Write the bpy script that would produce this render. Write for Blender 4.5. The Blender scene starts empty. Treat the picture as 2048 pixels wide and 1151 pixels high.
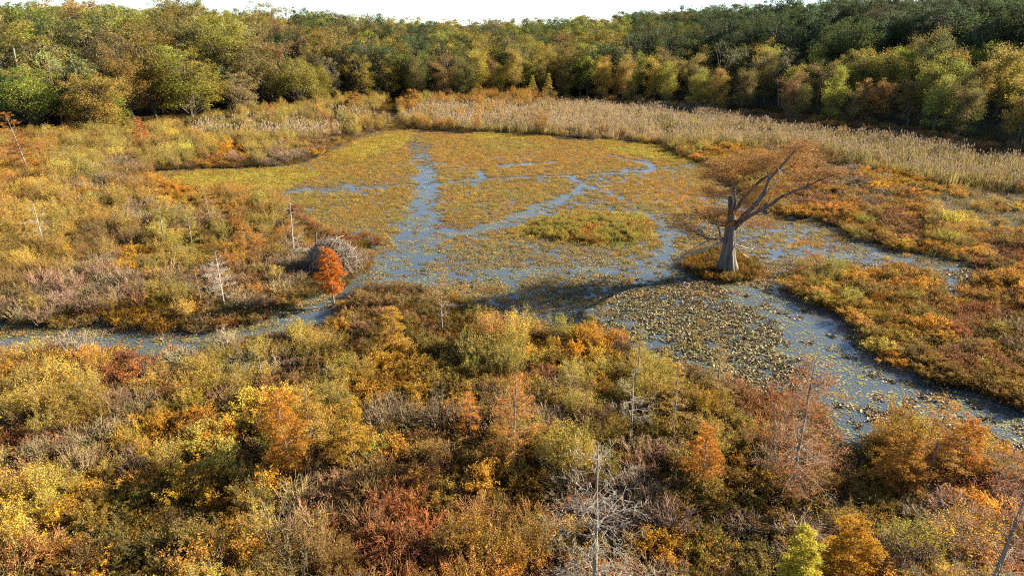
import bpy, math, random
import numpy as np
from mathutils import Vector

SC = bpy.context.scene
COL = SC.collection
rng = np.random.default_rng(11)
random.seed(11)

# ------------------------------------------------------------------ camera, sky, sun, exposure
CAM_H, PITCH, FPX = 20.0, math.radians(20.4), 1384.0
cam = bpy.data.cameras.new('camera')
cam_ob = bpy.data.objects.new('camera', cam)
COL.objects.link(cam_ob)
cam_ob.location = (0, 0, CAM_H)
cam_ob.rotation_euler = (math.radians(90) - PITCH, 0, 0)
cam.sensor_width = 36.0
cam.lens = 36.0 * FPX / 2048.0
cam.clip_end = 9000
SC.camera = cam_ob

SUN_AZ = math.radians(70.0)      # clockwise from straight ahead (+Y) towards +X
SUN_EL = math.radians(23.0)
world = bpy.data.worlds.new('World')
SC.world = world
world.use_nodes = True
wn = world.node_tree
wn.nodes.clear()
wo = wn.nodes.new('ShaderNodeOutputWorld')
bg = wn.nodes.new('ShaderNodeBackground')
sky = wn.nodes.new('ShaderNodeTexSky')
sky.sky_type = 'NISHITA'
sky.sun_disc = False
sky.sun_elevation = SUN_EL
sky.sun_rotation = SUN_AZ
sky.air_density = 0.62
sky.dust_density = 0.02
sky.ozone_density = 1.0
bg.inputs['Strength'].default_value = 0.06
wn.links.new(sky.outputs[0], bg.inputs['Color'])
wn.links.new(bg.outputs[0], wo.inputs['Surface'])

sun = bpy.data.lights.new('sun', 'SUN')
sun.energy = 5.0
sun.angle = math.radians(0.5)
sun.color = (1.0, 0.87, 0.65)
sun_ob = bpy.data.objects.new('sun', sun)
COL.objects.link(sun_ob)
sdir = Vector((math.sin(SUN_AZ) * math.cos(SUN_EL), math.cos(SUN_AZ) * math.cos(SUN_EL), math.sin(SUN_EL)))
sun_ob.rotation_euler = sdir.to_track_quat('Z', 'Y').to_euler()
sun_ob.location = (60, 30, 60)

SC.view_settings.view_transform = 'Standard'
SC.view_settings.look = 'None'
SC.view_settings.exposure = 2.2
SC.view_settings.gamma = 1.0
SC.view_settings.use_curve_mapping = False
SC.cycles.filter_width = 1.15
SC.cycles.use_denoising = False
SC.cycles.sample_clamp_indirect = 4.0
SC.cycles.max_bounces = 6
SC.cycles.diffuse_bounces = 3
SC.cycles.glossy_bounces = 2
SC.cycles.transmission_bounces = 4
SC.cycles.volume_bounces = 0
SC.cycles.caustics_reflective = False
SC.cycles.caustics_refractive = False

# ------------------------------------------------------------------ picture <-> ground
CP, SP = math.cos(PITCH), math.sin(PITCH)


def ray(px, py):
    u = (np.asarray(px, float) - 1024.0) / FPX
    v = (575.5 - np.asarray(py, float)) / FPX
    return u, CP + v * SP, -SP + v * CP


def G(px, py, z=0.0):
    u, f, w = ray(px, py)
    t = (z - CAM_H) / w
    return np.stack([u * t, f * t], -1)


def PY(px, py, Y):
    """the point at depth Y on the line of sight through a picture point"""
    u, f, w = ray(px, py)
    t = Y / f
    return np.array([u * t, Y, CAM_H + w * t])


def proj(x, y, z):
    dz = np.asarray(z, float) - CAM_H
    y = np.asarray(y, float)
    dep = y * CP - dz * SP
    up = y * SP + dz * CP
    dep = np.where(dep < 0.5, 0.5, dep)
    return 1024.0 + FPX * np.asarray(x, float) / dep, 575.5 - FPX * up / dep


_lat = np.random.default_rng(5).random((8, 128, 128))


def noise(x, y, scale, seed=0):
    L = _lat[seed % 8]
    x = np.asarray(x, float) / scale + 1000.37 + seed * 17.3
    y = np.asarray(y, float) / scale + 1000.91 + seed * 5.7
    i, j = np.floor(x).astype(int), np.floor(y).astype(int)
    fx, fy = x - i, y - j
    fx, fy = fx * fx * (3 - 2 * fx), fy * fy * (3 - 2 * fy)
    a = L[i % 128, j % 128]
    b = L[(i + 1) % 128, j % 128]
    c = L[i % 128, (j + 1) % 128]
    d = L[(i + 1) % 128, (j + 1) % 128]
    return (a * (1 - fx) + b * fx) * (1 - fy) + (c * (1 - fx) + d * fx) * fy


def fbm(x, y, scale, seed=0):
    return (noise(x, y, scale, seed) + .5 * noise(x, y, scale / 2.1, seed + 1) + .25 * noise(x, y, scale / 4.3, seed + 2)) / 1.75


def warp(x, y, amp, scale, seed=3):
    return (x + amp * 2 * (fbm(x, y, scale, seed) - .5), y + amp * 2 * (fbm(x, y, scale, seed + 1) - .5))


def inside(poly, x, y):
    poly = np.asarray(poly)
    x, y = np.asarray(x, float), np.asarray(y, float)
    c = np.zeros(x.shape, bool)
    n = len(poly)
    for k in range(n):
        x1, y1 = poly[k]
        x2, y2 = poly[(k + 1) % n]
        if y1 == y2:
            continue
        hit = ((y1 > y) != (y2 > y)) & (x < (x2 - x1) * (y - y1) / (y2 - y1) + x1)
        c ^= hit
    return c


def segdist(line, x, y):
    line = np.asarray(line)
    d = np.full(np.shape(x), 1e9)
    for (x1, y1), (x2, y2) in zip(line[:-1], line[1:]):
        dx, dy = x2 - x1, y2 - y1
        t = np.clip(((x - x1) * dx + (y - y1) * dy) / (dx * dx + dy * dy + 1e-9), 0, 1)
        d = np.minimum(d, np.hypot(x - x1 - t * dx, y - y1 - t * dy))
    return d


def gp(*pts):
    p = np.array(pts, float)
    return G(p[:, 0], p[:, 1])


BASIN = gp((285, 345), (420, 338), (560, 334), (625, 325), (660, 298), (720, 276), (765, 262), (785, 225), (795, 226), (808, 258), (920, 266), (1000, 264), (1110, 274),
           (1240, 282), (1310, 290), (1350, 312), (1410, 330), (1450, 360), (1500, 405), (1560, 432), (1640, 442), (1700, 472), (1760, 492), (1830, 512), (1900, 524),
           (1970, 538), (2020, 546), (1960, 560), (1905, 600), (1885, 600), (1880, 570), (1850, 545), (1790, 545), (1740, 552), (1690, 545), (1620, 545), (1568, 560),
           (1590, 592), (1640, 622), (1700, 652), (1722, 690), (1745, 722), (1790, 738), (1850, 755), (1930, 780), (2000, 808), (2300, 880), (2300, 1000), (2080, 960), (1960, 912),
           (1880, 882), (1800, 872), (1760, 885), (1700, 920), (1655, 905), (1640, 850), (1600, 815), (1500, 790), (1440, 790), (1380, 770), (1290, 735), (1250, 705),
           (1200, 680), (1100, 668), (1000, 655), (930, 615), (860, 592), (800, 580), (745, 585), (705, 610), (645, 655), (560, 680), (440, 702), (380, 720), (300, 730), (220, 722),
           (120, 720), (60, 710), (-300, 745), (-300, 645), (0, 648), (120, 655), (230, 660), (320, 672), (420, 668), (520, 645), (565, 625), (605, 602),
           (650, 588), (690, 575), (720, 556), (735, 540), (742, 510), (757, 490), (738, 474), (700, 470), (650, 462), (615, 442), (590, 420), (560, 402), (520, 392), (400, 386), (330, 368))
PONDS = [gp((1435, 905), (1475, 900), (1480, 950), (1450, 990), (1425, 960)), gp((1670, 950), (1700, 940), (1715, 1000), (1690, 1040), (1665, 1010)),
         gp((20, 910), (60, 915), (75, 960), (45, 1000), (15, 970))]
ISLE = gp((1365, 520), (1400, 505), (1440, 500), (1490, 515), (1530, 540), (1510, 560), (1450, 566), (1400, 556), (1370, 540))

CH = [  # water lanes: centre line in the picture, half width in metres, share of open water
    (gp((838, 270), (842, 300), (850, 345)), 2.3, .35),
    (gp((850, 335), (852, 372), (848, 405), (842, 440)), 2.0, 1.0),
    (gp((842, 440), (832, 490), (790, 530), (735, 575)), 2.9, 1.0),
    (gp((860, 470), (840, 510), (780, 555)), 2.4, .75),
    (gp((735, 570), (690, 600), (650, 625), (560, 660)), 1.6, .85),
    (gp((560, 665), (460, 690), (380, 700), (250, 690), (100, 690), (-300, 700)), 2.2, .9),
    (gp((548, 408), (562, 390), (600, 381), (690, 377), (760, 374), (850, 368)), .75, 1.0),
    (gp((690, 366), (703, 378), (722, 390)), .9, 1.0), (gp((680, 372), (715, 370)), .5, 1.0),
    (gp((865, 368), (960, 358), (1050, 355), (1140, 352), (1240, 346), (1300, 337), (1375, 331)), .8, 1.0),
    (gp((968, 345), (960, 358), (948, 370)), .9, 1.0), (gp((1285, 318), (1300, 336), (1290, 342)), .9, 1.0),
    (gp((1000, 332), (1060, 327), (1110, 324)), 1.3, .7), (gp((1225, 311), (1245, 318), (1290, 324)), .9, 1.0),
    (gp((1140, 352), (1165, 372), (1150, 388), (1100, 408), (1040, 432), (1000, 450), (940, 462), (870, 468)), 1.5, .85),
    (gp((1165, 370), (1230, 392), (1260, 410)), 1.0, .5), (gp((880, 400), (960, 412), (1010, 405)), .9, .35),
    (gp((1290, 428), (1320, 442), (1350, 468), (1335, 500), (1290, 535)), .9, .85),
    (gp((730, 578), (800, 565), (900, 552), (1000, 547), (1100, 541), (1200, 540), (1300, 545), (1420, 545)), 1.7, .8),
    (gp((940, 472), (1050, 490), (1150, 520), (1240, 538)), 1.0, .5),
    (gp((1300, 552), (1360, 546), (1420, 552)), 1.6, 1.0),
    (gp((1480, 592), (1560, 602), (1630, 650), (1700, 715), (1760, 770), (1830, 800), (1960, 820), (2200, 880)), 2.3, .95),
    (gp((1590, 660), (1650, 740), (1690, 810), (1720, 870)), 1.6, .85),
    (gp((1560, 575), (1600, 600), (1640, 630), (1700, 668), (1726, 720), (1800, 752)), .8, 1.0),
    (gp((1690, 478), (1740, 500), (1800, 520), (1860, 535), (1888, 562), (1900, 592)), .8, .95),
    (gp((1480, 470), (1560, 455), (1640, 455)), 2.2, .5), (gp((1500, 520), (1560, 510), (1640, 500), (1760, 520)), 1.7, .55),
    (gp((1560, 440), (1590, 470), (1540, 500)), 1.5, .45),
    (gp((1180, 620), (1250, 650), (1330, 690), (1400, 720)), .8, .3),
]
FIELDS = [gp((556, 402), (600, 390), (820, 378), (832, 395), (808, 440), (795, 462), (745, 478), (640, 442), (580, 416)),
          gp((600, 345), (680, 300), (795, 262), (838, 340), (830, 363), (700, 368), (600, 376)),
          gp((845, 265), (1000, 275), (1300, 292), (1430, 330), (1300, 332), (1140, 348), (870, 362), (868, 330)),
          gp((885, 380), (1000, 365), (1130, 360), (1150, 385), (1000, 440), (890, 445)),
          gp((1180, 378), (1240, 352), (1430, 335), (1430, 430), (1340, 430), (1210, 405)),
          gp((905, 475), (1000, 470), (1010, 488), (930, 495)), gp((1240, 500), (1340, 480), (1360, 510), (1260, 528)),
          gp((740, 500), (770, 478), (790, 490), (760, 520)), gp((1540, 470), (1640, 480), (1700, 500), (1600, 505), (1530, 490))]
MOUND = gp((1015, 462), (1080, 435), (1180, 422), (1290, 432), (1320, 470), (1270, 495), (1200, 495), (1120, 482), (1060, 478))
FRINGE = [gp((330, 346), (480, 340), (600, 335), (640, 345), (560, 385), (430, 385), (345, 362)), gp((640, 320), (700, 290), (790, 262), (830, 270), (810, 290), (700, 330)),
          gp((930, 262), (1080, 270), (1100, 278), (960, 280)), gp((1180, 280), (1300, 288), (1400, 322), (1330, 325), (1210, 300)), gp((1400, 345), (1470, 330), (1520, 410), (1440, 360))]
REEDS = [gp((370, 268), (500, 245), (640, 236), (745, 224), (775, 248), (700, 274), (600, 282), (480, 286), (400, 284)),
         gp((790, 232), (860, 218), (1000, 214), (1120, 214), (1300, 226), (1460, 246), (1620, 274), (1780, 285), (1900, 310), (2048, 334), (2300, 380), (2300, 470), (2048, 398), (1900, 382),
            (1760, 345), (1650, 312), (1560, 300), (1430, 296), (1300, 286), (1100, 272), (920, 262), (808, 250))]
EDGE_PX = [(0, 290), (100, 287), (200, 278), (340, 258), (500, 240), (640, 220), (740, 211), (830, 209), (950, 204), (1090, 199), (1200, 207), (1300, 214), (1400, 223), (1550, 237),
           (1700, 252), (1800, 264), (1900, 282), (2048, 305), (2300, 345)]
_e = gp(*EDGE_PX)
EX = np.concatenate([[-400, -200, -130], _e[:, 0], [112, 135, 400]])
EY = np.concatenate([[40, 88, 122], _e[:, 1], [84, 50, -60]])


def edge_y(x):
    return np.interp(x, EX, EY)


def basin(x, y):
    wx, wy = warp(x, y, 1.1, 4.0)
    m = inside(BASIN, wx, wy)
    for p in PONDS:
        m |= inside(p, wx, wy)
    return m & ~inside(ISLE, x, y)


def openness(x, y, wide=1.0):
    wx, wy = warp(x, y, 1.15, 2.4, 5)
    o = np.zeros(np.shape(x))
    for line, hw, amt in CH:
        d = segdist(line, wx, wy)
        hw = hw * (.72 if line[:, 1].min() > 66 else .9) * wide
        o = np.maximum(o, amt * np.clip(1.2 - (d / hw) ** 2 * .75, 0, 1))
    return o


def rise(x, y):
    d = y - edge_y(x)
    k = np.interp(x, [-220, -110, -50, 0, 40, 75, 160], [10, 9.5, 5, 4.5, 7, 11.5, 14])
    d0 = np.interp(x, [-60, 30, 70], [5, 20, 20])
    s = np.clip((d - d0) / np.interp(x, [0, 70], [110.0, 150.0]), 0, 1)
    out = np.clip((.86 * np.asarray(y, float) - np.asarray(x, float)) / 40 + 1.0, 0, 1)      # the rise ends east of the marsh, where the low sun comes in
    return k * np.interp(s, [0, .5, 1], [0, .42, 1]) * out


# ------------------------------------------------------------------ materials
def mat(name):
    m = bpy.data.materials.new(name)
    m.use_nodes = True
    nt = m.node_tree
    nt.nodes.clear()
    return m, nt, nt.nodes.new('ShaderNodeOutputMaterial')


def leaf_material(name, trans=.38, gloss=.06, rough=.65):
    m, nt, out = mat(name)
    N, L = nt.nodes.new, nt.links.new
    a = N('ShaderNodeAttribute'); a.attribute_type = 'INSTANCER'; a.attribute_name = 'tint'
    b = N('ShaderNodeAttribute'); b.attribute_type = 'GEOMETRY'; b.attribute_name = 'lc'
    mx = N('ShaderNodeMix'); mx.data_type = 'RGBA'; mx.blend_type = 'MULTIPLY'; mx.inputs[0].default_value = 1.0
    L(a.outputs['Color'], mx.inputs[6]); L(b.outputs['Color'], mx.inputs[7])
    p = N('ShaderNodeBsdfPrincipled'); p.inputs['Roughness'].default_value = rough
    p.inputs['Specular IOR Level'].default_value = gloss
    t = N('ShaderNodeBsdfTranslucent')
    ms = N('ShaderNodeMixShader'); ms.inputs[0].default_value = trans
    L(mx.outputs[2], p.inputs['Base Color']); L(mx.outputs[2], t.inputs['Color'])
    L(p.outputs[0], ms.inputs[1]); L(t.outputs[0], ms.inputs[2]); L(ms.outputs[0], out.inputs['Surface'])
    return m


def bark_material(name, c1, c2, scale=6.0, bump=.4, stretch=.25):
    m, nt, out = mat(name)
    N, L = nt.nodes.new, nt.links.new
    tc = N('ShaderNodeTexCoord'); mp = N('ShaderNodeMapping'); mp.inputs['Scale'].default_value = (1, 1, stretch)
    no = N('ShaderNodeTexNoise'); no.inputs['Scale'].default_value = scale; no.inputs['Detail'].default_value = 5
    rp = N('ShaderNodeValToRGB')
    rp.color_ramp.elements[0].position = .3; rp.color_ramp.elements[1].position = .7
    rp.color_ramp.elements[0].color = (*c1, 1); rp.color_ramp.elements[1].color = (*c2, 1)
    p = N('ShaderNodeBsdfPrincipled'); p.inputs['Roughness'].default_value = .85
    bp = N('ShaderNodeBump'); bp.inputs['Strength'].default_value = bump; bp.inputs['Distance'].default_value = .03
    L(tc.outputs['Object'], mp.inputs[0]); L(mp.outputs[0], no.inputs['Vector']); L(no.outputs[0], rp.inputs[0])
    L(rp.outputs[0], p.inputs['Base Color']); L(no.outputs[0], bp.inputs['Height']); L(bp.outputs[0], p.inputs['Normal'])
    L(p.outputs[0], out.inputs['Surface'])
    return m


M_LEAF = leaf_material('leaf')
M_PAD = leaf_material('floating_leaf', trans=.15, gloss=.14, rough=.5)
M_TWIG = leaf_material('tinted_twig', trans=0.0, gloss=.2, rough=.7)
M_BARK = bark_material('bark_brown', (.06, .045, .032), (.17, .13, .10))
M_GREY = bark_material('bark_grey', (.10, .085, .066), (.29, .25, .20))
M_PALE = bark_material('dead_wood', (.20, .17, .13), (.46, .41, .33))
M_SILV = bark_material('silver_wood', (.13, .11, .085), (.33, .29, .23))
M_TRUNK = bark_material('trunk_grey', (.10, .08, .062), (.26, .215, .17))
M_STEM = bark_material('stem_brown', (.07, .048, .03), (.2, .15, .10))


def ground_material():
    m, nt, out = mat('marsh_soil')
    N, L = nt.nodes.new, nt.links.new
    g = N('ShaderNodeNewGeometry')
    no = N('ShaderNodeTexNoise'); no.inputs['Scale'].default_value = .9; no.inputs['Detail'].default_value = 8
    n2 = N('ShaderNodeTexNoise'); n2.inputs['Scale'].default_value = 9.0; n2.inputs['Detail'].default_value = 6
    rp = N('ShaderNodeValToRGB')
    e = rp.color_ramp.elements
    e[0].position = .3; e[0].color = (.022, .017, .010, 1)
    e[1].position = .75; e[1].color = (.09, .06, .028, 1)
    x = e.new(.55); x.color = (.045, .040, .016, 1)
    ad = N('ShaderNodeMath'); ad.operation = 'MULTIPLY_ADD'; ad.inputs[1].default_value = .5
    s = N('ShaderNodeMath'); s.operation = 'MULTIPLY'; s.inputs[1].default_value = .5
    p = N('ShaderNodeBsdfPrincipled'); p.inputs['Roughness'].default_value = .9; p.inputs['Specular IOR Level'].default_value = .2
    bp = N('ShaderNodeBump'); bp.inputs['Strength'].default_value = .7; bp.inputs['Distance'].default_value = .1
    L(g.outputs['Position'], no.inputs['Vector']); L(g.outputs['Position'], n2.inputs['Vector'])
    L(no.outputs[0], s.inputs[0]); L(n2.outputs[0], ad.inputs[0]); L(s.outputs[0], ad.inputs[2])
    L(ad.outputs[0], rp.inputs[0]); L(rp.outputs[0], p.inputs['Base Color'])
    L(n2.outputs[0], bp.inputs['Height']); L(bp.outputs[0], p.inputs['Normal']); L(p.outputs[0], out.inputs['Surface'])
    return m


def water_material():
    m, nt, out = mat('marsh_water')
    N, L = nt.nodes.new, nt.links.new
    g = N('ShaderNodeNewGeometry')
    no = N('ShaderNodeTexNoise'); no.inputs['Scale'].default_value = 2.2; no.inputs['Detail'].default_value = 3
    n2 = N('ShaderNodeTexNoise'); n2.inputs['Scale'].default_value = .35; n2.inputs['Detail'].default_value = 5
    rp = N('ShaderNodeValToRGB')
    rp.color_ramp.elements[0].color = (.045, .058, .068, 1); rp.color_ramp.elements[1].color = (.072, .086, .092, 1)
    p = N('ShaderNodeBsdfPrincipled'); p.inputs['Roughness'].default_value = .15; p.inputs['IOR'].default_value = 1.42
    bp = N('ShaderNodeBump'); bp.inputs['Strength'].default_value = .25; bp.inputs['Distance'].default_value = .03
    L(g.outputs['Position'], no.inputs['Vector']); L(g.outputs['Position'], n2.inputs['Vector'])
    L(n2.outputs[0], rp.inputs[0]); L(rp.outputs[0], p.inputs['Base Color'])
    L(no.outputs[0], bp.inputs['Height']); L(bp.outputs[0], p.inputs['Normal']); L(p.outputs[0], out.inputs['Surface'])
    return m


# ------------------------------------------------------------------ mesh building
def unit(a):
    return a / (np.linalg.norm(a, axis=-1, keepdims=True) + 1e-9)


class MB:
    def __init__(self):
        self.v, self.f, self.m, self.c, self.n = [], [], [], [], 0

    def add(self, v, f, mi=0, col=None):
        v = np.asarray(v, float).reshape(-1, 3)
        f = np.asarray(f, int).reshape(-1, 4)
        self.v.append(v)
        self.f.append(f + self.n)
        self.m.append(np.full(len(f), mi))
        c = np.ones((len(v), 3)) if col is None else np.broadcast_to(np.asarray(col, float), (len(v), 3))
        self.c.append(c)
        self.n += len(v)

    def tube(self, pts, rad, s=4, mi=0, col=None, lobes=None):
        pts = np.asarray(pts, float)
        n = len(pts)
        rad = np.broadcast_to(np.asarray(rad, float), (n,))
        t = unit(np.gradient(pts, axis=0))
        ref = np.array([0, 0, 1.0]) if abs(t[:, 2]).mean() < .85 else np.array([1.0, 0, 0])
        a = unit(np.cross(t, ref))
        b = np.cross(t, a)
        th = np.arange(s) * 2 * math.pi / s
        r = rad[:, None] * np.ones(s)[None]
        if lobes is not None:
            r = r * lobes
        ring = pts[:, None] + r[..., None] * (np.cos(th)[None, :, None] * a[:, None] + np.sin(th)[None, :, None] * b[:, None])
        i = np.arange(n - 1)[:, None] * s
        j = np.arange(s)[None]
        k = (j + 1) % s
        f = np.stack([i + j, i + k, i + s + k, i + s + j], -1).reshape(-1, 4)
        self.add(ring.reshape(-1, 3), f, mi, col)

    def leaves(self, C, A, N, Ln, W, col, mi=0):
        C, A, N = np.asarray(C, float), unit(np.asarray(A, float)), unit(np.asarray(N, float))
        S = unit(np.cross(A, N))
        n = len(C)
        Ln = np.broadcast_to(Ln, (n,))[:, None]
        W = np.broadcast_to(W, (n,))[:, None]
        v = np.stack([C, C + A * Ln * .45 + S * W * .5, C + A * Ln, C + A * Ln * .45 - S * W * .5], 1).reshape(-1, 3)
        f = np.arange(n * 4).reshape(-1, 4)
        self.add(v, f, mi, np.repeat(col, 4, 0))

    def build(self, name, mats):
        me = bpy.data.meshes.new(name)
        v = np.concatenate(self.v); f = np.concatenate(self.f); m = np.concatenate(self.m); c = np.concatenate(self.c)
        me.vertices.add(len(v)); me.vertices.foreach_set('co', v.astype(np.float32).ravel())
        me.loops.add(len(f) * 4); me.loops.foreach_set('vertex_index', f.astype(np.int32).ravel())
        me.polygons.add(len(f)); me.polygons.foreach_set('loop_start', (np.arange(len(f)) * 4).astype(np.int32))
        me.polygons.foreach_set('material_index', m.astype(np.int32))
        at = me.attributes.new('lc', 'FLOAT_COLOR', 'POINT')
        at.data.foreach_set('color', np.concatenate([c, np.ones((len(c), 1))], 1).astype(np.float32).ravel())
        for x in mats:
            me.materials.append(x)
        me.update(calc_edges=True)
        return me

    def merged(self, other, shift):
        """this builder's shapes plus another's, the other's material slots moved on"""
        o = MB()
        o.v = self.v + other.v
        o.f = self.f + [f + self.n for f in other.f]
        o.m = self.m + [m + shift for m in other.m]
        o.c = self.c + other.c
        o.n = self.n + other.n
        return o


def leafcol(n, r, sv=.28, hue=.16):
    """per-leaf multiplier round 1: lighter, darker, redder, greener"""
    k = np.exp(r.normal(0, sv, n))
    h = r.normal(0, hue, n)
    return np.stack([k * (1 + h * .6), k * (1 - h * .5), k * (1 - h * .2)], 1).clip(.08, 2.6)


def rvec(r, n, up=0.0):
    v = r.normal(0, 1, (n, 3))
    v[:, 2] += up
    return unit(v)


def curve(p0, p1, n, r, wob=.06, sag=0.0):
    p0, p1 = np.asarray(p0, float), np.asarray(p1, float)
    t = np.linspace(0, 1, n)[:, None]
    L = np.linalg.norm(p1 - p0)
    w = np.cumsum(r.normal(0, wob * L / n, (n, 3)), 0)
    w = (w - w[0]) * np.sin(t * math.pi * .5)
    p = p0 + (p1 - p0) * t + w
    p[:, 2] += sag * L * (t[:, 0] * (1 - t[:, 0])) * 4
    return p


# --- trees
def make_broadleaf(seed, H=16.0, R=4.2, nl=46, per=95, leaf=.44, low=.22, airy=False):
    r = np.random.default_rng(seed)
    T, Cn = MB(), MB()
    lean = r.normal(0, .35, 2)
    top = np.array([lean[0], lean[1], H * .80])
    tp = curve((0, 0, -.3), top, 7, r, .05)
    T.tube(tp, np.linspace(H * .017, H * .005, 7), 7)
    cz, hz = H * (1 + low) / 2, H * (1 - low) / 2
    tall = r.uniform(.85, 1.2)
    for k in range(nl):
        u = r.uniform(-.88, 1)
        th = r.uniform(0, 2 * math.pi)
        q = math.sqrt(max(0, 1 - u * u)) ** (.75 if u > 0 else .55)
        s = r.uniform(.58, 1.0) if k % 5 else r.uniform(.1, .55)
        s *= 1 + .22 * math.sin(3 * th + seed) * (u < .6)
        c = np.array([lean[0] + R * q * s * math.cos(th), lean[1] + R * q * s * math.sin(th), cz + hz * u * s])
        lr = R * r.uniform(.10, .40) * (1.1 - .45 * max(0, u))
        b0 = tp[np.clip(int((c[2] / H * .82 - .22) * 7), 1, 6)]
        T.tube(curve(b0, c, 5, r, .12, .05), np.linspace(H * .0055, .02, 5), 4)
        n = int(30 + per * (lr / (R * .29)) ** 2)
        d = rvec(r, n, .35)
        rad = lr * r.uniform(.45, 1.25, n)[:, None] * np.array([1, 1, .85 * tall])
        P = c + d * rad
        if airy:
            P[:, 2] += r.normal(0, lr * .28, n)
        Nn = unit(d + rvec(r, n, .25) * .9)
        A = np.cross(Nn, rvec(r, n))
        cl = leafcol(n, r, .26, .14) * (1 + r.normal(0, .13))
        Cn.leaves(P, A, Nn, leaf * r.uniform(.7, 1.3, n), leaf * .62 * r.uniform(.7, 1.2, n), cl)
    return T, Cn


def make_willow(seed, H=13.0, R=3.0):
    r = np.random.default_rng(seed)
    T, Cn = MB(), MB()
    for s in range(r.integers(2, 4)):
        th = r.uniform(0, 2 * math.pi)
        top = np.array([math.cos(th) * R * .4, math.sin(th) * R * .4, H * r.uniform(.72, .9)])
        tp = curve((math.cos(th) * .25, math.sin(th) * .25, -.3), top, 7, r, .06)
        T.tube(tp, np.linspace(.15, .04, 7), 5)
        for k in range(13):
            i = r.integers(2, 7)
            th2 = r.uniform(0, 2 * math.pi)
            e = tp[i] + np.array([math.cos(th2) * R * r.uniform(.3, 1.05), math.sin(th2) * R * r.uniform(.3, 1.05), r.uniform(-.6, 2.6)])
            e[2] = min(e[2], H)
            bp = curve(tp[i], e, 5, r, .12)
            T.tube(bp, np.linspace(.045, .012, 5), 3)
            n = 330
            q = bp[r.integers(2, 5, n)] + r.normal(0, .55, (n, 3)) * np.array([1, 1, .75])
            q[:, 2] -= np.abs(r.normal(0, .35, n))
            A = rvec(r, n) * .7 + np.array([0, 0, -.6])
            cl = leafcol(n, r, .26, .15) * (1 + r.normal(0, .12))
            Cn.leaves(q, A, rvec(r, n, .4), .27 * r.uniform(.6, 1.3, n), .11, cl)
    return T, Cn


def grow(B, p, d, L, rad, depth, r, ends, spread=.55, up=.15, s=3, crook=.10):
    q = curve(p, p + d * L, 5, r, crook)
    B.tube(q, np.linspace(rad, rad * .55, 5), s)
    if depth == 0:
        ends.append(q[-1])
        return
    for k in range(r.integers(2, 4)):
        nd = unit(d + r.normal(0, spread, 3) + np.array([0, 0, up]))
        grow(B, q[-1] if k < 2 else q[r.integers(2, 4)], nd, L * r.uniform(.62, .82), rad * .6, depth - 1, r, ends, spread, up, 3, crook)


def make_bare_tree(seed, H=15.0):
    r = np.random.default_rng(seed)
    T, Tw = MB(), MB()
    tp = curve((0, 0, -.3), (r.normal(0, .4), r.normal(0, .4), H * .35), 6, r, .04)
    T.tube(tp, np.linspace(.22, .15, 6), 6)
    ends = []
    for k in range(4):
        d = unit(np.array([r.normal(0, .45), r.normal(0, .45), 1.0]))
        grow(T, tp[-1], d, H * .2, .10, 4, r, ends, .38, .12)
    for e in ends:
        for k in range(4):
            Tw.tube(curve(e, e + rvec(r, 1, .8)[0] * r.uniform(.5, 1.1), 3, r, .1), np.linspace(.03, .016, 3), 3, 0, leafcol(1, r, .2, .1)[0])
    n = 700
    q = np.array(ends)[r.integers(0, len(ends), n)] + r.normal(0, .4, (n, 3))
    Tw.leaves(q, rvec(r, n), rvec(r, n), .22, .12, leafcol(n, r, .3, .15))
    return T, Tw


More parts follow.
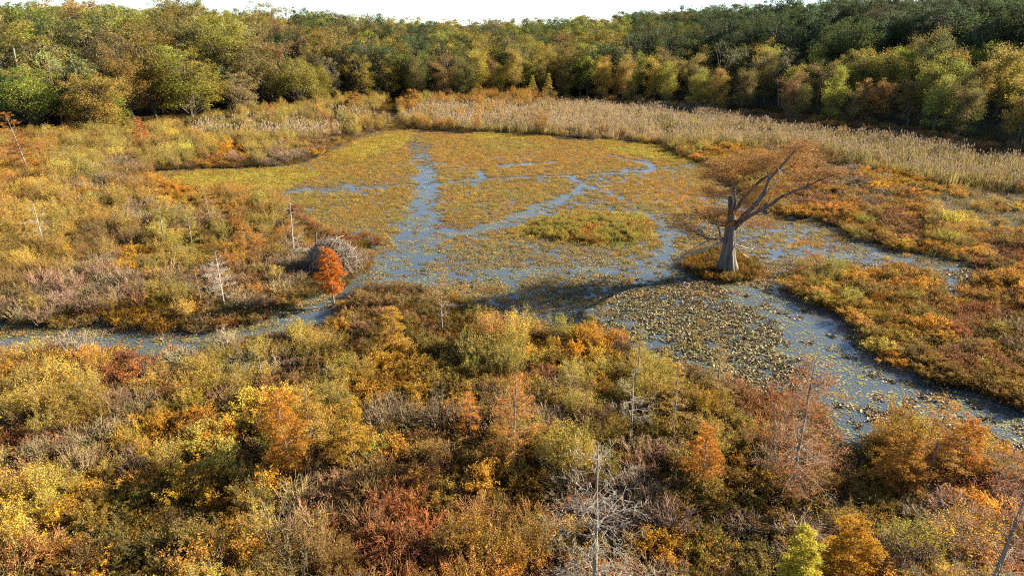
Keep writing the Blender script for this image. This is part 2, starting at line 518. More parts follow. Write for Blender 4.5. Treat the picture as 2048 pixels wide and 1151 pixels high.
def make_cypress(seed, H=5.0, W=.26, nb=46, fol=1.0, fmin=0.0, crook=.05, dens=1.0, twig=.010, tuft=.11, droop=-.02, z0=.14, power=.75):
    """young conifer: straight trunk, tiers of level branches, flat feathery sprays"""
    r = np.random.default_rng(seed)
    T, Cn = MB(), MB()
    tp = curve((0, 0, -.2), (r.normal(0, .02) * H, r.normal(0, .02) * H, H), 9, r, .015)
    z = np.linspace(0, 1, 9)
    T.tube(tp, H * .0135 * (1.02 - z) ** .8 + .008 + H * .012 * np.exp(-z * 14), 7)
    for k in range(nb):
        s = z0 + (.985 - z0) * ((k + r.uniform(0, 1)) / nb)
        p = np.array([np.interp(s, z, tp[:, i]) for i in range(3)])
        th = k * 2.399 + r.normal(0, .4 if crook < .1 else 1.2)
        if crook > .1:
            s = min(.985, max(z0, s + r.normal(0, .03)))
            p = np.array([np.interp(s, z, tp[:, i]) for i in range(3)])
        Lb = H * W * (1.03 - s) ** power * (r.uniform(.6, 1.15) if crook < .1 else r.uniform(.25, 1.2)) * (min(1, .5 + (s - z0) * 3)) + .1
        d = np.array([math.cos(th), math.sin(th), droop + r.normal(0, .10) + .3 * s])
        bp = curve(p, p + d * Lb, 6, r, crook, .02)
        T.tube(bp, np.linspace(max(.008, H * .004 * (1.1 - s)), .005, 6), 3)
        side = np.array([-math.sin(th), math.cos(th), 0])
        nsub = max(3, int(7 * dens * Lb / (H * .2)))
        for j in range(nsub):
            i = r.uniform(.25, 1.0)
            q0 = np.array([np.interp(i, np.linspace(0, 1, 6), bp[:, a]) for a in range(3)])
            sl = Lb * r.uniform(.18, .42) * (1.15 - i * .6)
            dd = d * .55 + side * (1 if j % 2 else -1) * r.uniform(.5, 1) + np.array([0, 0, r.normal(0, .16)])
            q1 = q0 + unit(dd) * sl
            sp = curve(q0, q1, 4, r, crook * 2.2)
            T.tube(sp, np.linspace(twig * .8, twig * .4, 4), 3)
            if crook > .12:
                for w in range(3):
                    a0 = sp[r.integers(1, 4)]
                    T.tube(curve(a0, a0 + unit(dd + rvec(r, 1)[0] * .9) * sl * .55, 3, r, .2), np.linspace(twig * .6, twig * .35, 3), 3)
            if fol > 0 and s > fmin and r.uniform() < fol:
                n = int(20 * dens)
                t = r.uniform(.05, 1.1, n)[:, None]
                C = q0 + (q1 - q0) * t + r.normal(0, .03 + .010 * H, (n, 3)) * np.array([1, 1, .45])
                A = unit(dd)[None] * .4 + rvec(r, n) * np.array([1, 1, .45])
                Nn = rvec(r, n) * .8 + np.array([0, 0, .8])
                Cn.leaves(C, A, Nn, tuft * .75 * r.uniform(.6, 1.4, n), tuft * .26 * r.uniform(.7, 1.3, n), leafcol(n, r, .24, .16) * (1 + r.normal(0, .12)))
    return T, Cn


# --- shrubs
def make_shrub(seed, H=1.8, R=1.05, nst=15, nsub=6, nleaf=1500, leaf=(.085, .05), arch=0.0, twig=.011, upr=.6, grass=0):
    r = np.random.default_rng(seed)
    S, F = MB(), MB()
    segs = []
    for k in range(nst):
        th = r.uniform(0, 2 * math.pi)
        sp = math.sqrt(r.uniform(0.01, 1))
        t = np.linspace(0, 1, 5)
        h = H * r.uniform(.72, 1.08) * (1.05 - .35 * sp * sp)
        rr = R * sp
        rad = rr * (t ** .9)
        zz = h * (t - arch * t ** 3) / (1 - arch * .6)
        b = r.normal(0, .13 * R, 2)
        pts = np.stack([b[0] + math.cos(th) * rad, b[1] + math.sin(th) * rad, zz - .1], 1)
        pts[1:] += r.normal(0, .045 * H, (4, 3))
        S.tube(pts, np.linspace(twig * 1.7, twig * .7, 5), 3, 0, leafcol(1, r, .2, .08)[0])
        segs.append((pts[2], pts[4]))
        segs.append((pts[3], pts[4]))
        for j in range(nsub):
            i = r.uniform(.3, .95) * 4
            i0 = int(i)
            p = pts[i0] + (pts[min(i0 + 1, 4)] - pts[i0]) * (i - i0)
            d = unit(unit(pts[-1] - pts[1]) * .5 + rvec(r, 1, upr)[0] * .8 + np.array([math.cos(th), math.sin(th), 0]) * .25)
            L = H * r.uniform(.14, .34)
            q = curve(p, p + d * L, 3, r, .15)
            S.tube(q, np.linspace(twig * .8, twig * .45, 3), 3, 0, leafcol(1, r, .25, .08)[0])
            segs.append((q[0], q[2]))
    if nleaf:
        a = np.array([s[0] for s in segs]); b = np.array([s[1] for s in segs])
        i = r.integers(0, len(segs), nleaf)
        t = r.uniform(.1, 1.08, nleaf)[:, None]
        C = a[i] + (b[i] - a[i]) * t + r.normal(0, leaf[0] * .55, (nleaf, 3))
        tone = np.exp(r.normal(0, .16, len(segs)))[i][:, None]
        F.leaves(C, rvec(r, nleaf) + unit(b - a)[i] * .5, rvec(r, nleaf, .5), leaf[0] * r.uniform(.6, 1.35, nleaf), leaf[1] * r.uniform(.7, 1.2, nleaf), leafcol(nleaf, r, .28, .13) * tone)
    if grass:
        blades(F, r, grass, R * .9, H * .45, .02)
    return S, F


def blades(B, r, n, R, H, w, bend=.35, colr=None):
    th = r.uniform(0, 2 * math.pi, n)
    rr = R * np.sqrt(r.uniform(0, 1, n))
    base = np.stack([rr * np.cos(th), rr * np.sin(th), np.full(n, -.05)], 1)
    d = rvec(r, n) * np.array([1, 1, 0]) * bend * r.uniform(.2, 1.4, n)[:, None]
    h = H * r.uniform(.55, 1.1, n)
    side = np.stack([-d[:, 1], d[:, 0], np.zeros(n)], 1)
    side = unit(side + r.normal(0, .3, (n, 3)) * np.array([1, 1, 0])) * w * .5
    mid = base + d * h[:, None] * .35 + np.stack([np.zeros(n), np.zeros(n), h * .6], 1)
    tip = base + d * h[:, None] + np.stack([np.zeros(n), np.zeros(n), h], 1)
    v = np.stack([base - side, base + side, mid + side * .8, mid - side * .8, tip + side * .15, tip - side * .15], 1)
    i = np.arange(n)[:, None] * 6
    f = np.concatenate([i + np.array([0, 1, 2, 3]), i + np.array([3, 2, 4, 5])])
    c = leafcol(n, r, .25, .14) if colr is None else colr
    B.add(v.reshape(-1, 3), f, 0, np.repeat(c, 6, 0))


# ------------------------------------------------------------------ objects
def tag(o, label=None, cat=None, group=None, kind=None):
    if label: o['label'] = label
    if cat: o['category'] = cat
    if group: o['group'] = group
    if kind: o['kind'] = kind
    return o


def obj(name, me, parent=None, tint=None):
    o = bpy.data.objects.new(name, me)
    COL.objects.link(o)
    if parent is not None:
        o.parent = parent
    if tint is not None:
        o['tint'] = [float(tint[0]), float(tint[1]), float(tint[2]), 1.0]
    return o


def kids(o):
    return [c for c in bpy.data.objects if c.parent == o]


class Kind:
    """one prototype: its parts' meshes; the first placing builds it, later ones copy thing and parts"""
    def __init__(self, name, parts):
        self.name, self.parts, self.first = name, parts, None

    def place(self, x, y, z, rz, sc, tint, label=None, cat=None, group=None, tilt=(0, 0), tints=None):
        if self.first is None:
            root = bpy.data.objects.new(self.name, None)
            COL.objects.link(root)
            ch = [obj(n, m, root) for n, m in self.parts]
            self.first = (root, ch)
        else:
            root = self.first[0].copy()
            COL.objects.link(root)
            ch = []
            for c in self.first[1]:
                d = c.copy()
                d.parent = root
                COL.objects.link(d)
                ch.append(d)
        for c in ch:
            t = (tints or {}).get(c.name.split('.')[0], tint)
            c['tint'] = [float(t[0]), float(t[1]), float(t[2]), 1.0]
        root.empty_display_size = .3
        root.location = (x, y, z)
        root.rotation_euler = (tilt[0], tilt[1], rz)
        root.scale = sc if hasattr(sc, '__len__') else (sc, sc, sc)
        tag(root, label, cat, group)
        return root


def stuff(name, protos, P, rot, scale, tint, idx, label, cat):
    """one object: geometry nodes set the given plant meshes on its points"""
    n = len(P)
    me = bpy.data.meshes.new(name)
    me.vertices.add(n)
    me.vertices.foreach_set('co', np.asarray(P, np.float32).ravel())
    def at(nm, ty, key, arr, dt=np.float32):
        a = me.attributes.new(nm, ty, 'POINT')
        a.data.foreach_set(key, np.asarray(arr, dt).ravel())
    at('rot', 'FLOAT_VECTOR', 'vector', rot)
    at('siz', 'FLOAT_VECTOR', 'vector', scale)
    at('tint', 'FLOAT_COLOR', 'color', np.concatenate([tint, np.ones((n, 1))], 1))
    at('pick', 'INT', 'value', idx, np.int32)
    o = obj(name, me)
    src = bpy.data.collections.new(name + '_kinds')
    for k, pm in enumerate(protos):
        po = bpy.data.objects.new('%s_kind_%02d' % (name, k), pm)
        src.objects.link(po)
    ng = bpy.data.node_groups.new(name, 'GeometryNodeTree')
    ng.interface.new_socket('Geometry', in_out='INPUT', socket_type='NodeSocketGeometry')
    ng.interface.new_socket('Geometry', in_out='OUTPUT', socket_type='NodeSocketGeometry')
    N, L = ng.nodes.new, ng.links.new
    gi, go = N('NodeGroupInput'), N('NodeGroupOutput')
    ci = N('GeometryNodeCollectionInfo')
    ci.inputs['Collection'].default_value = src
    ci.inputs['Separate Children'].default_value = True
    ci.inputs['Reset Children'].default_value = True
    ip = N('GeometryNodeInstanceOnPoints')
    ip.inputs['Pick Instance'].default_value = True
    def na(nm, ty):
        a = N('GeometryNodeInputNamedAttribute')
        a.data_type = ty
        a.inputs['Name'].default_value = nm
        return a.outputs[0]
    L(gi.outputs[0], ip.inputs['Points'])
    L(ci.outputs[0], ip.inputs['Instance'])
    L(na('pick', 'INT'), ip.inputs['Instance Index'])
    L(na('rot', 'FLOAT_VECTOR'), ip.inputs['Rotation'])
    L(na('siz', 'FLOAT_VECTOR'), ip.inputs['Scale'])
    L(ip.outputs[0], go.inputs[0])
    md = o.modifiers.new('plants', 'NODES')
    md.node_group = ng
    return tag(o, label, cat, None, 'stuff')


def view(x, y, z=1.0, m=560, mb=620):
    px, py = proj(x, y, z)
    return (px > -m) & (px < 2048 + m) & (py < 1151 + mb) & (np.asarray(y) > 8)


def jgrid(x0, x1, y0, y1, step, r):
    gx, gy = np.meshgrid(np.arange(x0, x1, step), np.arange(y0, y1, step))
    gx = gx + r.uniform(-.5, .5, gx.shape) * step
    gy = gy + r.uniform(-.5, .5, gy.shape) * step
    return gx.ravel(), gy.ravel()


# ------------------------------------------------------------------ the setting: one ground sheet and the water
def axis(a, b, step, far0, far1, n):
    lo = a - np.geomspace(step, a - far0, n)[::-1]
    hi = b + np.geomspace(step, far1 - b, n)
    return np.concatenate([lo, np.arange(a, b, step), [b], hi])


gx = axis(-105, 105, .75, -4000, 4000, 26)
gy = axis(12, 205, .75, -1500, 5000, 30)
XX, YY = np.meshgrid(gx, gy)
bm_ = basin(XX, YY).astype(float)
for _ in range(2):
    bm_[1:-1, 1:-1] = (bm_[1:-1, 1:-1] * 2 + bm_[:-2, 1:-1] + bm_[2:, 1:-1] + bm_[1:-1, :-2] + bm_[1:-1, 2:]) / 6
ZZ = .16 + .22 * (fbm(XX, YY, 5, 1) - .4) - .85 * bm_ + rise(XX, YY)
ni, nj = XX.shape
i = np.arange(ni - 1)[:, None] * nj
j = np.arange(nj - 1)[None]
gb = MB()
gb.add(np.stack([XX, YY, ZZ], -1).reshape(-1, 3), np.stack([i + j, i + j + 1, i + nj + j + 1, i + nj + j], -1).reshape(-1, 4))
gme = gb.build('ground', [ground_material()])
gme.polygons.foreach_set('use_smooth', np.ones(len(gme.polygons), bool))
tag(obj('ground', gme), 'dark boggy soil of the marsh and the wooded rise behind', None, None, 'structure')
wb = MB()
wx = np.linspace(-160, 160, 9)
wy = np.linspace(4, 240, 9)
WX, WY = np.meshgrid(wx, wy)
i = np.arange(8)[:, None] * 9
j = np.arange(8)[None]
wb.add(np.stack([WX, WY, 0 * WX], -1).reshape(-1, 3), np.stack([i + j, i + j + 1, i + 10 + j, i + 9 + j], -1).reshape(-1, 4))
tag(obj('water', wb.build('water', [water_material()])), 'still blue grey marsh water in lanes between floating plants', None, None, 'structure')


def gz(x, y):
    return .16 + .22 * (fbm(x, y, 5, 1) - .4) + rise(x, y)


# ------------------------------------------------------------------ prototypes
V = lambda r, a, b: r.uniform(a, b)
BROAD = []
for k in range(6):
    T, Cn = make_broadleaf(100 + k, 16, [4.3, 3.7, 4.8, 3.4, 4.4, 5.2][k], [84, 74, 96, 76, 84, 104][k], 150, .27, [.10, .05, .16, .04, .08, .2][k], k in (1, 3))
    BROAD.append((T, Cn))
WILLOW = [make_willow(200 + k, 13, [3.0, 2.5, 3.4, 2.8][k]) for k in range(4)]
BARE = [make_bare_tree(300 + k) for k in range(2)]
CYP = [make_cypress(400 + k, 5.0, [.27, .33, .22, .30][k], [50, 44, 54, 48][k], [1, 1, .9, .75][k], dens=1.25) for k in range(4)]
DEAD = [make_cypress(420, 5.5, .24, 34, 0, crook=.16, dens=.8), make_cypress(421, 5.5, .30, 40, .22, crook=.14, dens=.9)]
KB = [Kind('broadleaf_tree', [('trunk', T.build('broadleaf_trunk', [M_BARK])), ('crown', C.build('broadleaf_crown', [M_LEAF]))]) for T, C in BROAD]
KW = [Kind('willow_tree', [('trunk', T.build('willow_trunk', [M_BARK])), ('crown', C.build('willow_crown', [M_LEAF]))]) for T, C in WILLOW]
KBT = [Kind('bare_tree', [('trunk', T.build('bare_trunk', [M_TRUNK])), ('crown', C.build('bare_twigs', [M_TWIG]))]) for T, C in BARE]
KC = [Kind('young_cypress', [('trunk', T.build('cypress_trunk', [M_GREY])), ('foliage', C.build('cypress_foliage', [M_LEAF]))]) for T, C in CYP]
KD = [Kind('dead_tree', [('trunk', DEAD[0][0].build('dead_trunk', [M_PALE]))]),
      Kind('dead_tree', [('trunk', DEAD[1][0].build('dead_trunk', [M_PALE])), ('foliage', DEAD[1][1].build('sparse_foliage', [M_LEAF]))])]

SH = {  # shrub kinds
    'L': [make_shrub(500 + k, 1.5, 1.05, 18, 8, 2700, (.08, .048), twig=.011) for k in range(4)],
    'F': [make_shrub(520 + k, 2.1, .80, 20, 9, 2700, (.09, .024), twig=.010, upr=1.2) for k in range(4)],
    'B': [make_shrub(540 + k, 1.7, 1.05, 26, 11, 260, (.06, .04), twig=.013, upr=.9) for k in range(4)],
    'R': [make_shrub(560 + k, 1.25, 1.25, 30, 11, 620, (.065, .038), arch=.45, twig=.012, upr=.3) for k in range(4)],
}
SHN = {'L': 'leafy_shrub', 'F': 'feathery_shrub', 'B': 'bare_shrub', 'R': 'bramble'}
KS = {k: [Kind(SHN[k], [('stems', S.build(SHN[k] + '_stems', [M_TWIG if k in 'BR' else M_STEM])), ('foliage', F.build(SHN[k] + '_leaves', [M_LEAF]))]) for S, F in v] for k, v in SH.items()}
SHM = {k: [S.merged(F, 1).build(SHN[k] + '_whole', [M_TWIG if k in 'BR' else M_STEM, M_LEAF]) for S, F in v] for k, v in SH.items()}

TINT = {'gold': (.44, .23, .022), 'yellow': (.50, .335, .045), 'ygreen': (.42, .31, .045), 'lime': (.33, .34, .06), 'olive': (.27, .165, .03), 'green': (.15, .115, .024),
        'orange': (.43, .22, .032), 'rust': (.26, .10, .038), 'brown': (.19, .11, .045), 'mauve': (.195, .14, .09), 'grey': (.25, .20, .14), 'straw': (.36, .28, .14), 'red': (.36, .11, .03)}
TWORD = {'gold': 'golden', 'yellow': 'yellow', 'ygreen': 'yellow-green', 'lime': 'lime green', 'olive': 'olive', 'green': 'dark green', 'orange': 'orange', 'rust': 'rust red', 'brown': 'brown',
         'mauve': 'mauve grey', 'grey': 'pale grey', 'straw': 'straw', 'red': 'red'}

# ------------------------------------------------------------------ where things stand, in words
MARKS = [(60, 330, 'below the left woods'), (200, 320, 'before the left woods'), (380, 300, 'beside the left reed bed'), (560, 300, 'along the reeds beyond the brush pile'), (680, 290, 'where the back channel meets the reeds'),
         (80, 420, 'on the far left flat'), (250, 400, 'by the yellow lily patch'), (420, 410, 'left of the long thin channel'), (80, 520, 'on the left bank well above the creek'), (250, 500, 'on the left bank halfway to the woods'),
         (420, 500, 'on the bank near the pale dead tree'), (540, 470, 'just left of the brush pile'), (80, 610, 'on the creek bank at the far left'), (260, 600, 'on the bank above the creek'), (430, 620, 'on the creek below the pale dead tree'),
         (580, 570, 'below the brush pile'), (60, 740, 'on the near bank, creek left end'), (200, 730, 'on the near bank of the creek'), (380, 750, 'on the near bank below the creek bend'), (560, 720, 'on the near bank below the orange cypress'),
         (700, 660, 'beside the mouth of the creek'), (800, 660, 'near the thin yellowing cypress'), (960, 700, 'at the tip of the big shadow'), (1120, 720, 'on the near bank of the main pool'), (1280, 740, 'at the right end of the near bank'),
         (60, 860, 'in the near thicket at far left'), (220, 860, 'in the thicket left of the twin cypresses'), (420, 860, 'in the thicket beside the twin cypresses'), (640, 860, 'in the thicket under the twin cypresses'), (820, 850, 'in the thicket between the orange cypresses'),
         (1010, 850, 'in the thicket by the tall orange cypress'), (1200, 850, 'in the thicket above the grey dead tree'), (1380, 850, 'in the thicket by the leaf-choked shallows'), (1540, 880, 'round the tall leaning bare tree'), (1850, 870, 'among the cypresses at the pool outlet'),
         (60, 1040, 'in the nearest thicket at the far left'), (250, 1040, 'in the dark hollow of the thicket'), (450, 1040, 'in the thicket below the twin cypresses'), (650, 1050, 'among the nearest brown stems'), (850, 1060, 'in the nearest red bramble patch'),
         (1030, 1050, 'just left of the grey dead tree'), (1330, 1060, 'just right of the grey dead tree'), (1500, 1020, 'below the tall leaning bare tree'), (1700, 1060, 'in the nearest right corner thicket'), (1950, 1060, 'round the half-dead corner tree'),
         (1400, 300, 'behind the big cypress by the reeds'), (1560, 360, 'right behind the big cypress crown'), (1700, 410, 'on the flat right of the big cypress'), (1850, 370, 'below the right reed bed'), (1980, 430, 'on the far right flat'),
         (1700, 460, 'on the far shore of the right channel'), (1880, 480, 'on the far shore near the right edge'), (1650, 570, 'on the orange island by the big cypress'), (1790, 590, 'in the middle of the orange island'), (1850, 680, 'on the lower side of the orange island'),
         (1980, 610, 'on the right shore beyond the orange island'), (1980, 720, 'on the right shore of the pool outlet'), (1450, 540, 'at the foot of the big cypress'), (1700, 260, 'under the shaded right woods'), (1950, 290, 'under the right woods'), (1200, 215, 'at the foot of the back woods'), (860, 212, 'at the foot of the middle woods'), (500, 240, 'at the foot of the left woods')]


def mark_of(px, py):
    return min(MARKS, key=lambda m: (m[0] - px) ** 2 + (1.8 * (m[1] - py)) ** 2)[2]


PEND = []      # (root, base words, noun plural phrase, px, py, cat)


def later(root, what, where, px, py, cat):
    PEND.append((root, what, where, px, py, cat))


def finish_labels():
    cells = {}
    for p in PEND:
        cells.setdefault((p[1], p[2], p[5]), []).append(p)
    for (what, where, cat), L in cells.items():
        L.sort(key=lambda p: p[3])
        n = len(L)
        for k, p in enumerate(L):
            pos = ''
            if n == 2:
                pos = ('left', 'right')[k]
            elif n == 3:
                pos = ('left', 'middle', 'right')[k]
            elif n > 3:
                ys = sorted(q[4] for q in L)
                dep = 'near' if p[4] >= ys[(2 * n) // 3] else 'far' if p[4] < ys[n // 3] else 'mid'
                lat = 'leftmost' if k == 0 else 'rightmost' if k == n - 1 else 'left' if k < n / 3 else 'right' if k >= 2 * n / 3 else 'central'
                pos = lat if k in (0, n - 1) else dep + ' ' + lat
            lab = (pos + ' ' + what + ' ' + where).strip()
            w = lab.split()
            tag(p[0], ' '.join(w[:16]), cat, (what + 's ' + where) if n > 1 else what.split(' ')[-1] + 's of the marsh')


# ------------------------------------------------------------------ the old cypress in the pool
OY = 57.2


def old_cypress():
    r = np.random.default_rng(77)
    root = bpy.data.objects.new('old_cypress', None)
    COL.objects.link(root)
    base = PY(1452, 548, OY)
    base[2] = 0
    root.location = base
    tag(root, 'huge old cypress with fluted grey trunk and flat rusty crown standing in the pool', 'tree', 'old cypress of the pool')

    def Q(cx, cy, dy=0.0):            # a point read off the enlarged picture of the tree, at its depth
        return PY(1280 + cx / 3.598, 260 + cy / 3.598, OY + dy) - base

    B = MB()
    P = np.array([Q(622, 1035), Q(624, 985), Q(630, 930), Q(636, 850), Q(645, 760), Q(652, 690), Q(658, 640), Q(654, 590)])
    P[0, 2] = -.4
    R = np.array([.92, .78, .61, .50, .45, .44, .37, .25])
    s = 44
    th = np.arange(s) * 2 * math.pi / s
    lob = 1 + np.array([.26, .21, .17, .13, .10, .07, .05, .03])[:, None] * np.cos(th * 7 + .5 * np.cos(th * 2))[None] + .035 * np.cos(th * 19 + 2 * np.cos(th * 3))[None] + r.normal(0, .02, (8, s))
    t = np.linspace(0, 1, 22)
    k = np.linspace(0, 1, 8)
    P2 = np.stack([np.interp(t, k, P[:, a]) for a in range(3)], 1)
    L2 = np.stack([np.interp(t, k, lob[:, a]) for a in range(s)], 1) + r.normal(0, .012, (22, s))
    B.tube(P2, np.interp(t, k, R), s, lobes=L2)
    obj('trunk', B.build('old_trunk', [M_OLD]), root)
    limbs = []

    def limb(pts, r0, r1, name='limb', m=None, tw=0):
        p = np.array([Q(*a) for a in pts])
        n = len(p)
        tt = np.linspace(0, n - 1, n * 4)
        q = np.stack([np.interp(tt, np.arange(n), p[:, a]) for a in range(3)], 1)
        q[1:-1] += r.normal(0, .05, (len(q) - 2, 3))
        q[1:-1] = (q[:-2] + 2 * q[1:-1] + q[2:]) / 4
        b = MB()
        rad = np.linspace(1, 0, len(q)) ** .9 * (r0 * .74 - r1) + r1
        b.tube(q, rad, 8 if r0 > .1 else 5)
        for w in range(tw):
            i = r.integers(len(q) // 3, len(q))
            d = unit(q[-1] - q[0]) * .6 + rvec(r, 1, .1)[0] * .9
            L = r.uniform(.4, 1.3)
            e = curve(q[i], q[i] + d * L, 5, r, .14)
            b.tube(e, np.linspace(min(rad[i] * .6, .035), .010, 5), 3)
            for w2 in range(2):
                e0 = e[r.integers(1, 5)]
                b.tube(curve(e0, e0 + unit(d + rvec(r, 1)[0] * .8) * L * .5, 3, r, .14), np.linspace(.014, .007, 3), 3)
        obj(name, b.build('old_' + name, [m or M_OLD]), root)
        limbs.append(q)
        return q

    limb([(690, 700, 0), (745, 625, -.3), (805, 560, -.8), (900, 450, -1.2), (925, 360, -1.4), (1005, 275, -1.6), (1110, 150, -1.8), (1190, 105, -1.9)], .33, .03, tw=10)
    limb([(660, 640, .2), (690, 570, .7), (745, 492, 1.2), (850, 378, 2.0), (925, 325, 2.3), (1010, 300, 2.5), (1110, 255, 2.8), (1240, 195, 3.0)], .27, .02, tw=12)
    limb([(685, 700, -.2), (760, 640, -.9), (900, 560, -1.8), (1030, 470, -2.4), (1180, 420, -2.9), (1320, 350, -3.2), (1480, 295, -3.4)], .25, .02, tw=14)
    limb([(655, 620, .1), (650, 560, .2), (648, 480, .2)], .30, .20)
    limb([(655, 605, -.2), (692, 530, -.8), (672, 410, -1.2), (640, 370, -1.4), (620, 340, -1.5), (535, 338, -1.7), (470, 300, -1.8)], .19, .02, tw=9)
    limb([(673, 412, -1.2), (705, 372, -1.0), (745, 345, -.6), (790, 280, -.2)], .10, .02, tw=6)
    limb([(905, 455, -1.2), (960, 400, -2.0), (1000, 335, -2.6), (1002, 290, -2.8)], .12, .02, tw=5, m=M_PALE)
    limb([(895, 440, -1.2), (935, 330, -1.0), (895, 270, -.8), (890, 215, -.6)], .09, .02, tw=6)
    limb([(650, 690, .3), (570, 690, 1.2), (540, 580, 1.6), (540, 500, 1.8), (500, 440, 2.0)], .09, .02, tw=8)
    limb([(615, 790, -.2), (580, 770, -.5), (568, 690, -.8), (500, 660, -1.0), (450, 610, -1.2)], .11, .02, tw=7)
    limb([(612, 800, -.3), (560, 782, -.9), (500, 785, -1.5), (400, 737, -2.3), (300, 702, -2.9), (215, 664, -3.4)], .15, .02, tw=9)
    limb([(690, 715, -.2), (760, 680, .9), (850, 655, 1.7), (960, 660, 2.5)], .08, .015, tw=7)
    limb([(880, 330, 2.1), (900, 250, 2.6), (960, 200, 3.2), (1040, 170, 3.6)], .08, .015, tw=7)
    limb([(1185, 418, -2.9), (1240, 330, -2.3), (1330, 280, -1.8)], .06, .015, tw=6)
    for pts in ([(565, 775, -.7), (500, 792, -.9), (470, 800, -1.0)], [(600, 805, -.2), (500, 850, -1.0), (350, 885, -1.6), (285, 925, -1.9)], [(500, 795, -1.2), (400, 840, -1.5), (295, 898, -1.9), (250, 960, -2.0)],
                [(560, 810, -.3), (470, 870, -.5), (330, 905, -.7), (150, 1020, -1.0)],
                [(670, 830, -.3), (705, 858, -.5), (742, 895, -.7)], [(675, 822, .2), (760, 845, .8), (830, 862, 1.3)], [(672, 835, -.2), (710, 800, .4), (770, 795, 1.0)]):
        limb(pts, .085, .02, 'dead_branch', M_PALE, 4)
    # flat feathery sprays: centre, half width, half height in the enlarged picture, depth, count
    blobs = [(520, 320, 110, 45, -1.7, 30), (610, 250, 130, 45, -.9, 34), (760, 215, 170, 50, .3, 44), (700, 290, 130, 45, -.9, 30), (900, 180, 190, 45, 1.6, 46), (880, 270, 140, 50, -.6, 38), (1020, 215, 150, 55, 2.4, 36),
             (1120, 150, 120, 55, -1.4, 34), (1190, 105, 95, 45, -1.8, 24), (1180, 210, 120, 45, 2.8, 30), (1250, 310, 130, 40, -2.0, 30), (1350, 305, 130, 35, -3.0, 30), (1440, 295, 60, 25, -3.4, 10), (1130, 330, 110, 45, -.8, 22),
             (500, 440, 75, 45, 1.9, 30), (590, 465, 75, 35, 1.4, 18), (470, 605, 90, 40, -1.0, 26), (600, 590, 90, 45, .8, 26), (600, 660, 80, 30, -.9, 16), (820, 430, 90, 40, .6, 16), (770, 500, 80, 35, .8, 14), (300, 690, 110, 35, -2.8, 20), (380, 735, 90, 35, -2.2, 12),
             (330, 630, 100, 30, -1.8, 12), (850, 670, 110, 40, 1.6, 26), (960, 680, 70, 35, 2.4, 12), (720, 610, 60, 40, .4, 10), (1000, 440, 90, 40, -1.6, 14), (640, 360, 80, 40, -1.3, 16), (1010, 350, 90, 45, 2.0, 16), (820, 560, 60, 35, -.6, 8)]
    allp = np.concatenate(limbs)
    for cx, cy, rx, ry, dy, cnt in blobs:
        F, T = MB(), MB()
        tone = np.exp(r.normal(0, .10))
        for c in range(int(cnt * 2.1)):
            a = r.uniform(0, 2 * math.pi)
            q = math.sqrt(r.uniform(0, 1))
            ex = Q(cx + rx * q * math.cos(a), cy + ry * .8 * r.uniform(-1, 1), dy + r.normal(0, 1.1))
            d2 = ((allp - ex) ** 2 * np.array([1, 1, 2.2])).sum(1)
            near = allp[np.argmin(d2)]
            v = ex - near
            L = np.linalg.norm(v)
            st = near if L < 2.2 else ex - v / L * 2.2
            tw = curve(st, ex, 4, r, .10)
            T.tube(tw, np.linspace(.022, .008, 4), 3)
            n = 40
            ax = unit(v * np.array([1, 1, .25]) + rvec(r, 1)[0] * .3)
            C = ex + ax * r.uniform(-.5, .35, n)[:, None] + r.normal(0, 1, (n, 3)) * np.array([.27, .27, .06])
            A = rvec(r, n) * np.array([1, 1, .3]) + ax * .4
            F.leaves(C, A, rvec(r, n) * .7 + np.array([0, 0, .9]), .15 * r.uniform(.6, 1.3, n), .045, leafcol(n, r, .25, .14) * tone)
        f = obj('foliage', F.build('old_foliage', [M_LEAF]), root, (.27, .145, .052) if cy > 560 else (.29, .155, .054))
    obj('twigs', T.build('old_twigs', [M_OLD]), f)['kind'] = 'stuff'
    return root


M_OLD = bark_material('old_bark', (.04, .033, .027), (.18, .15, .125), 3.4, .8, .12)
old_cypress()


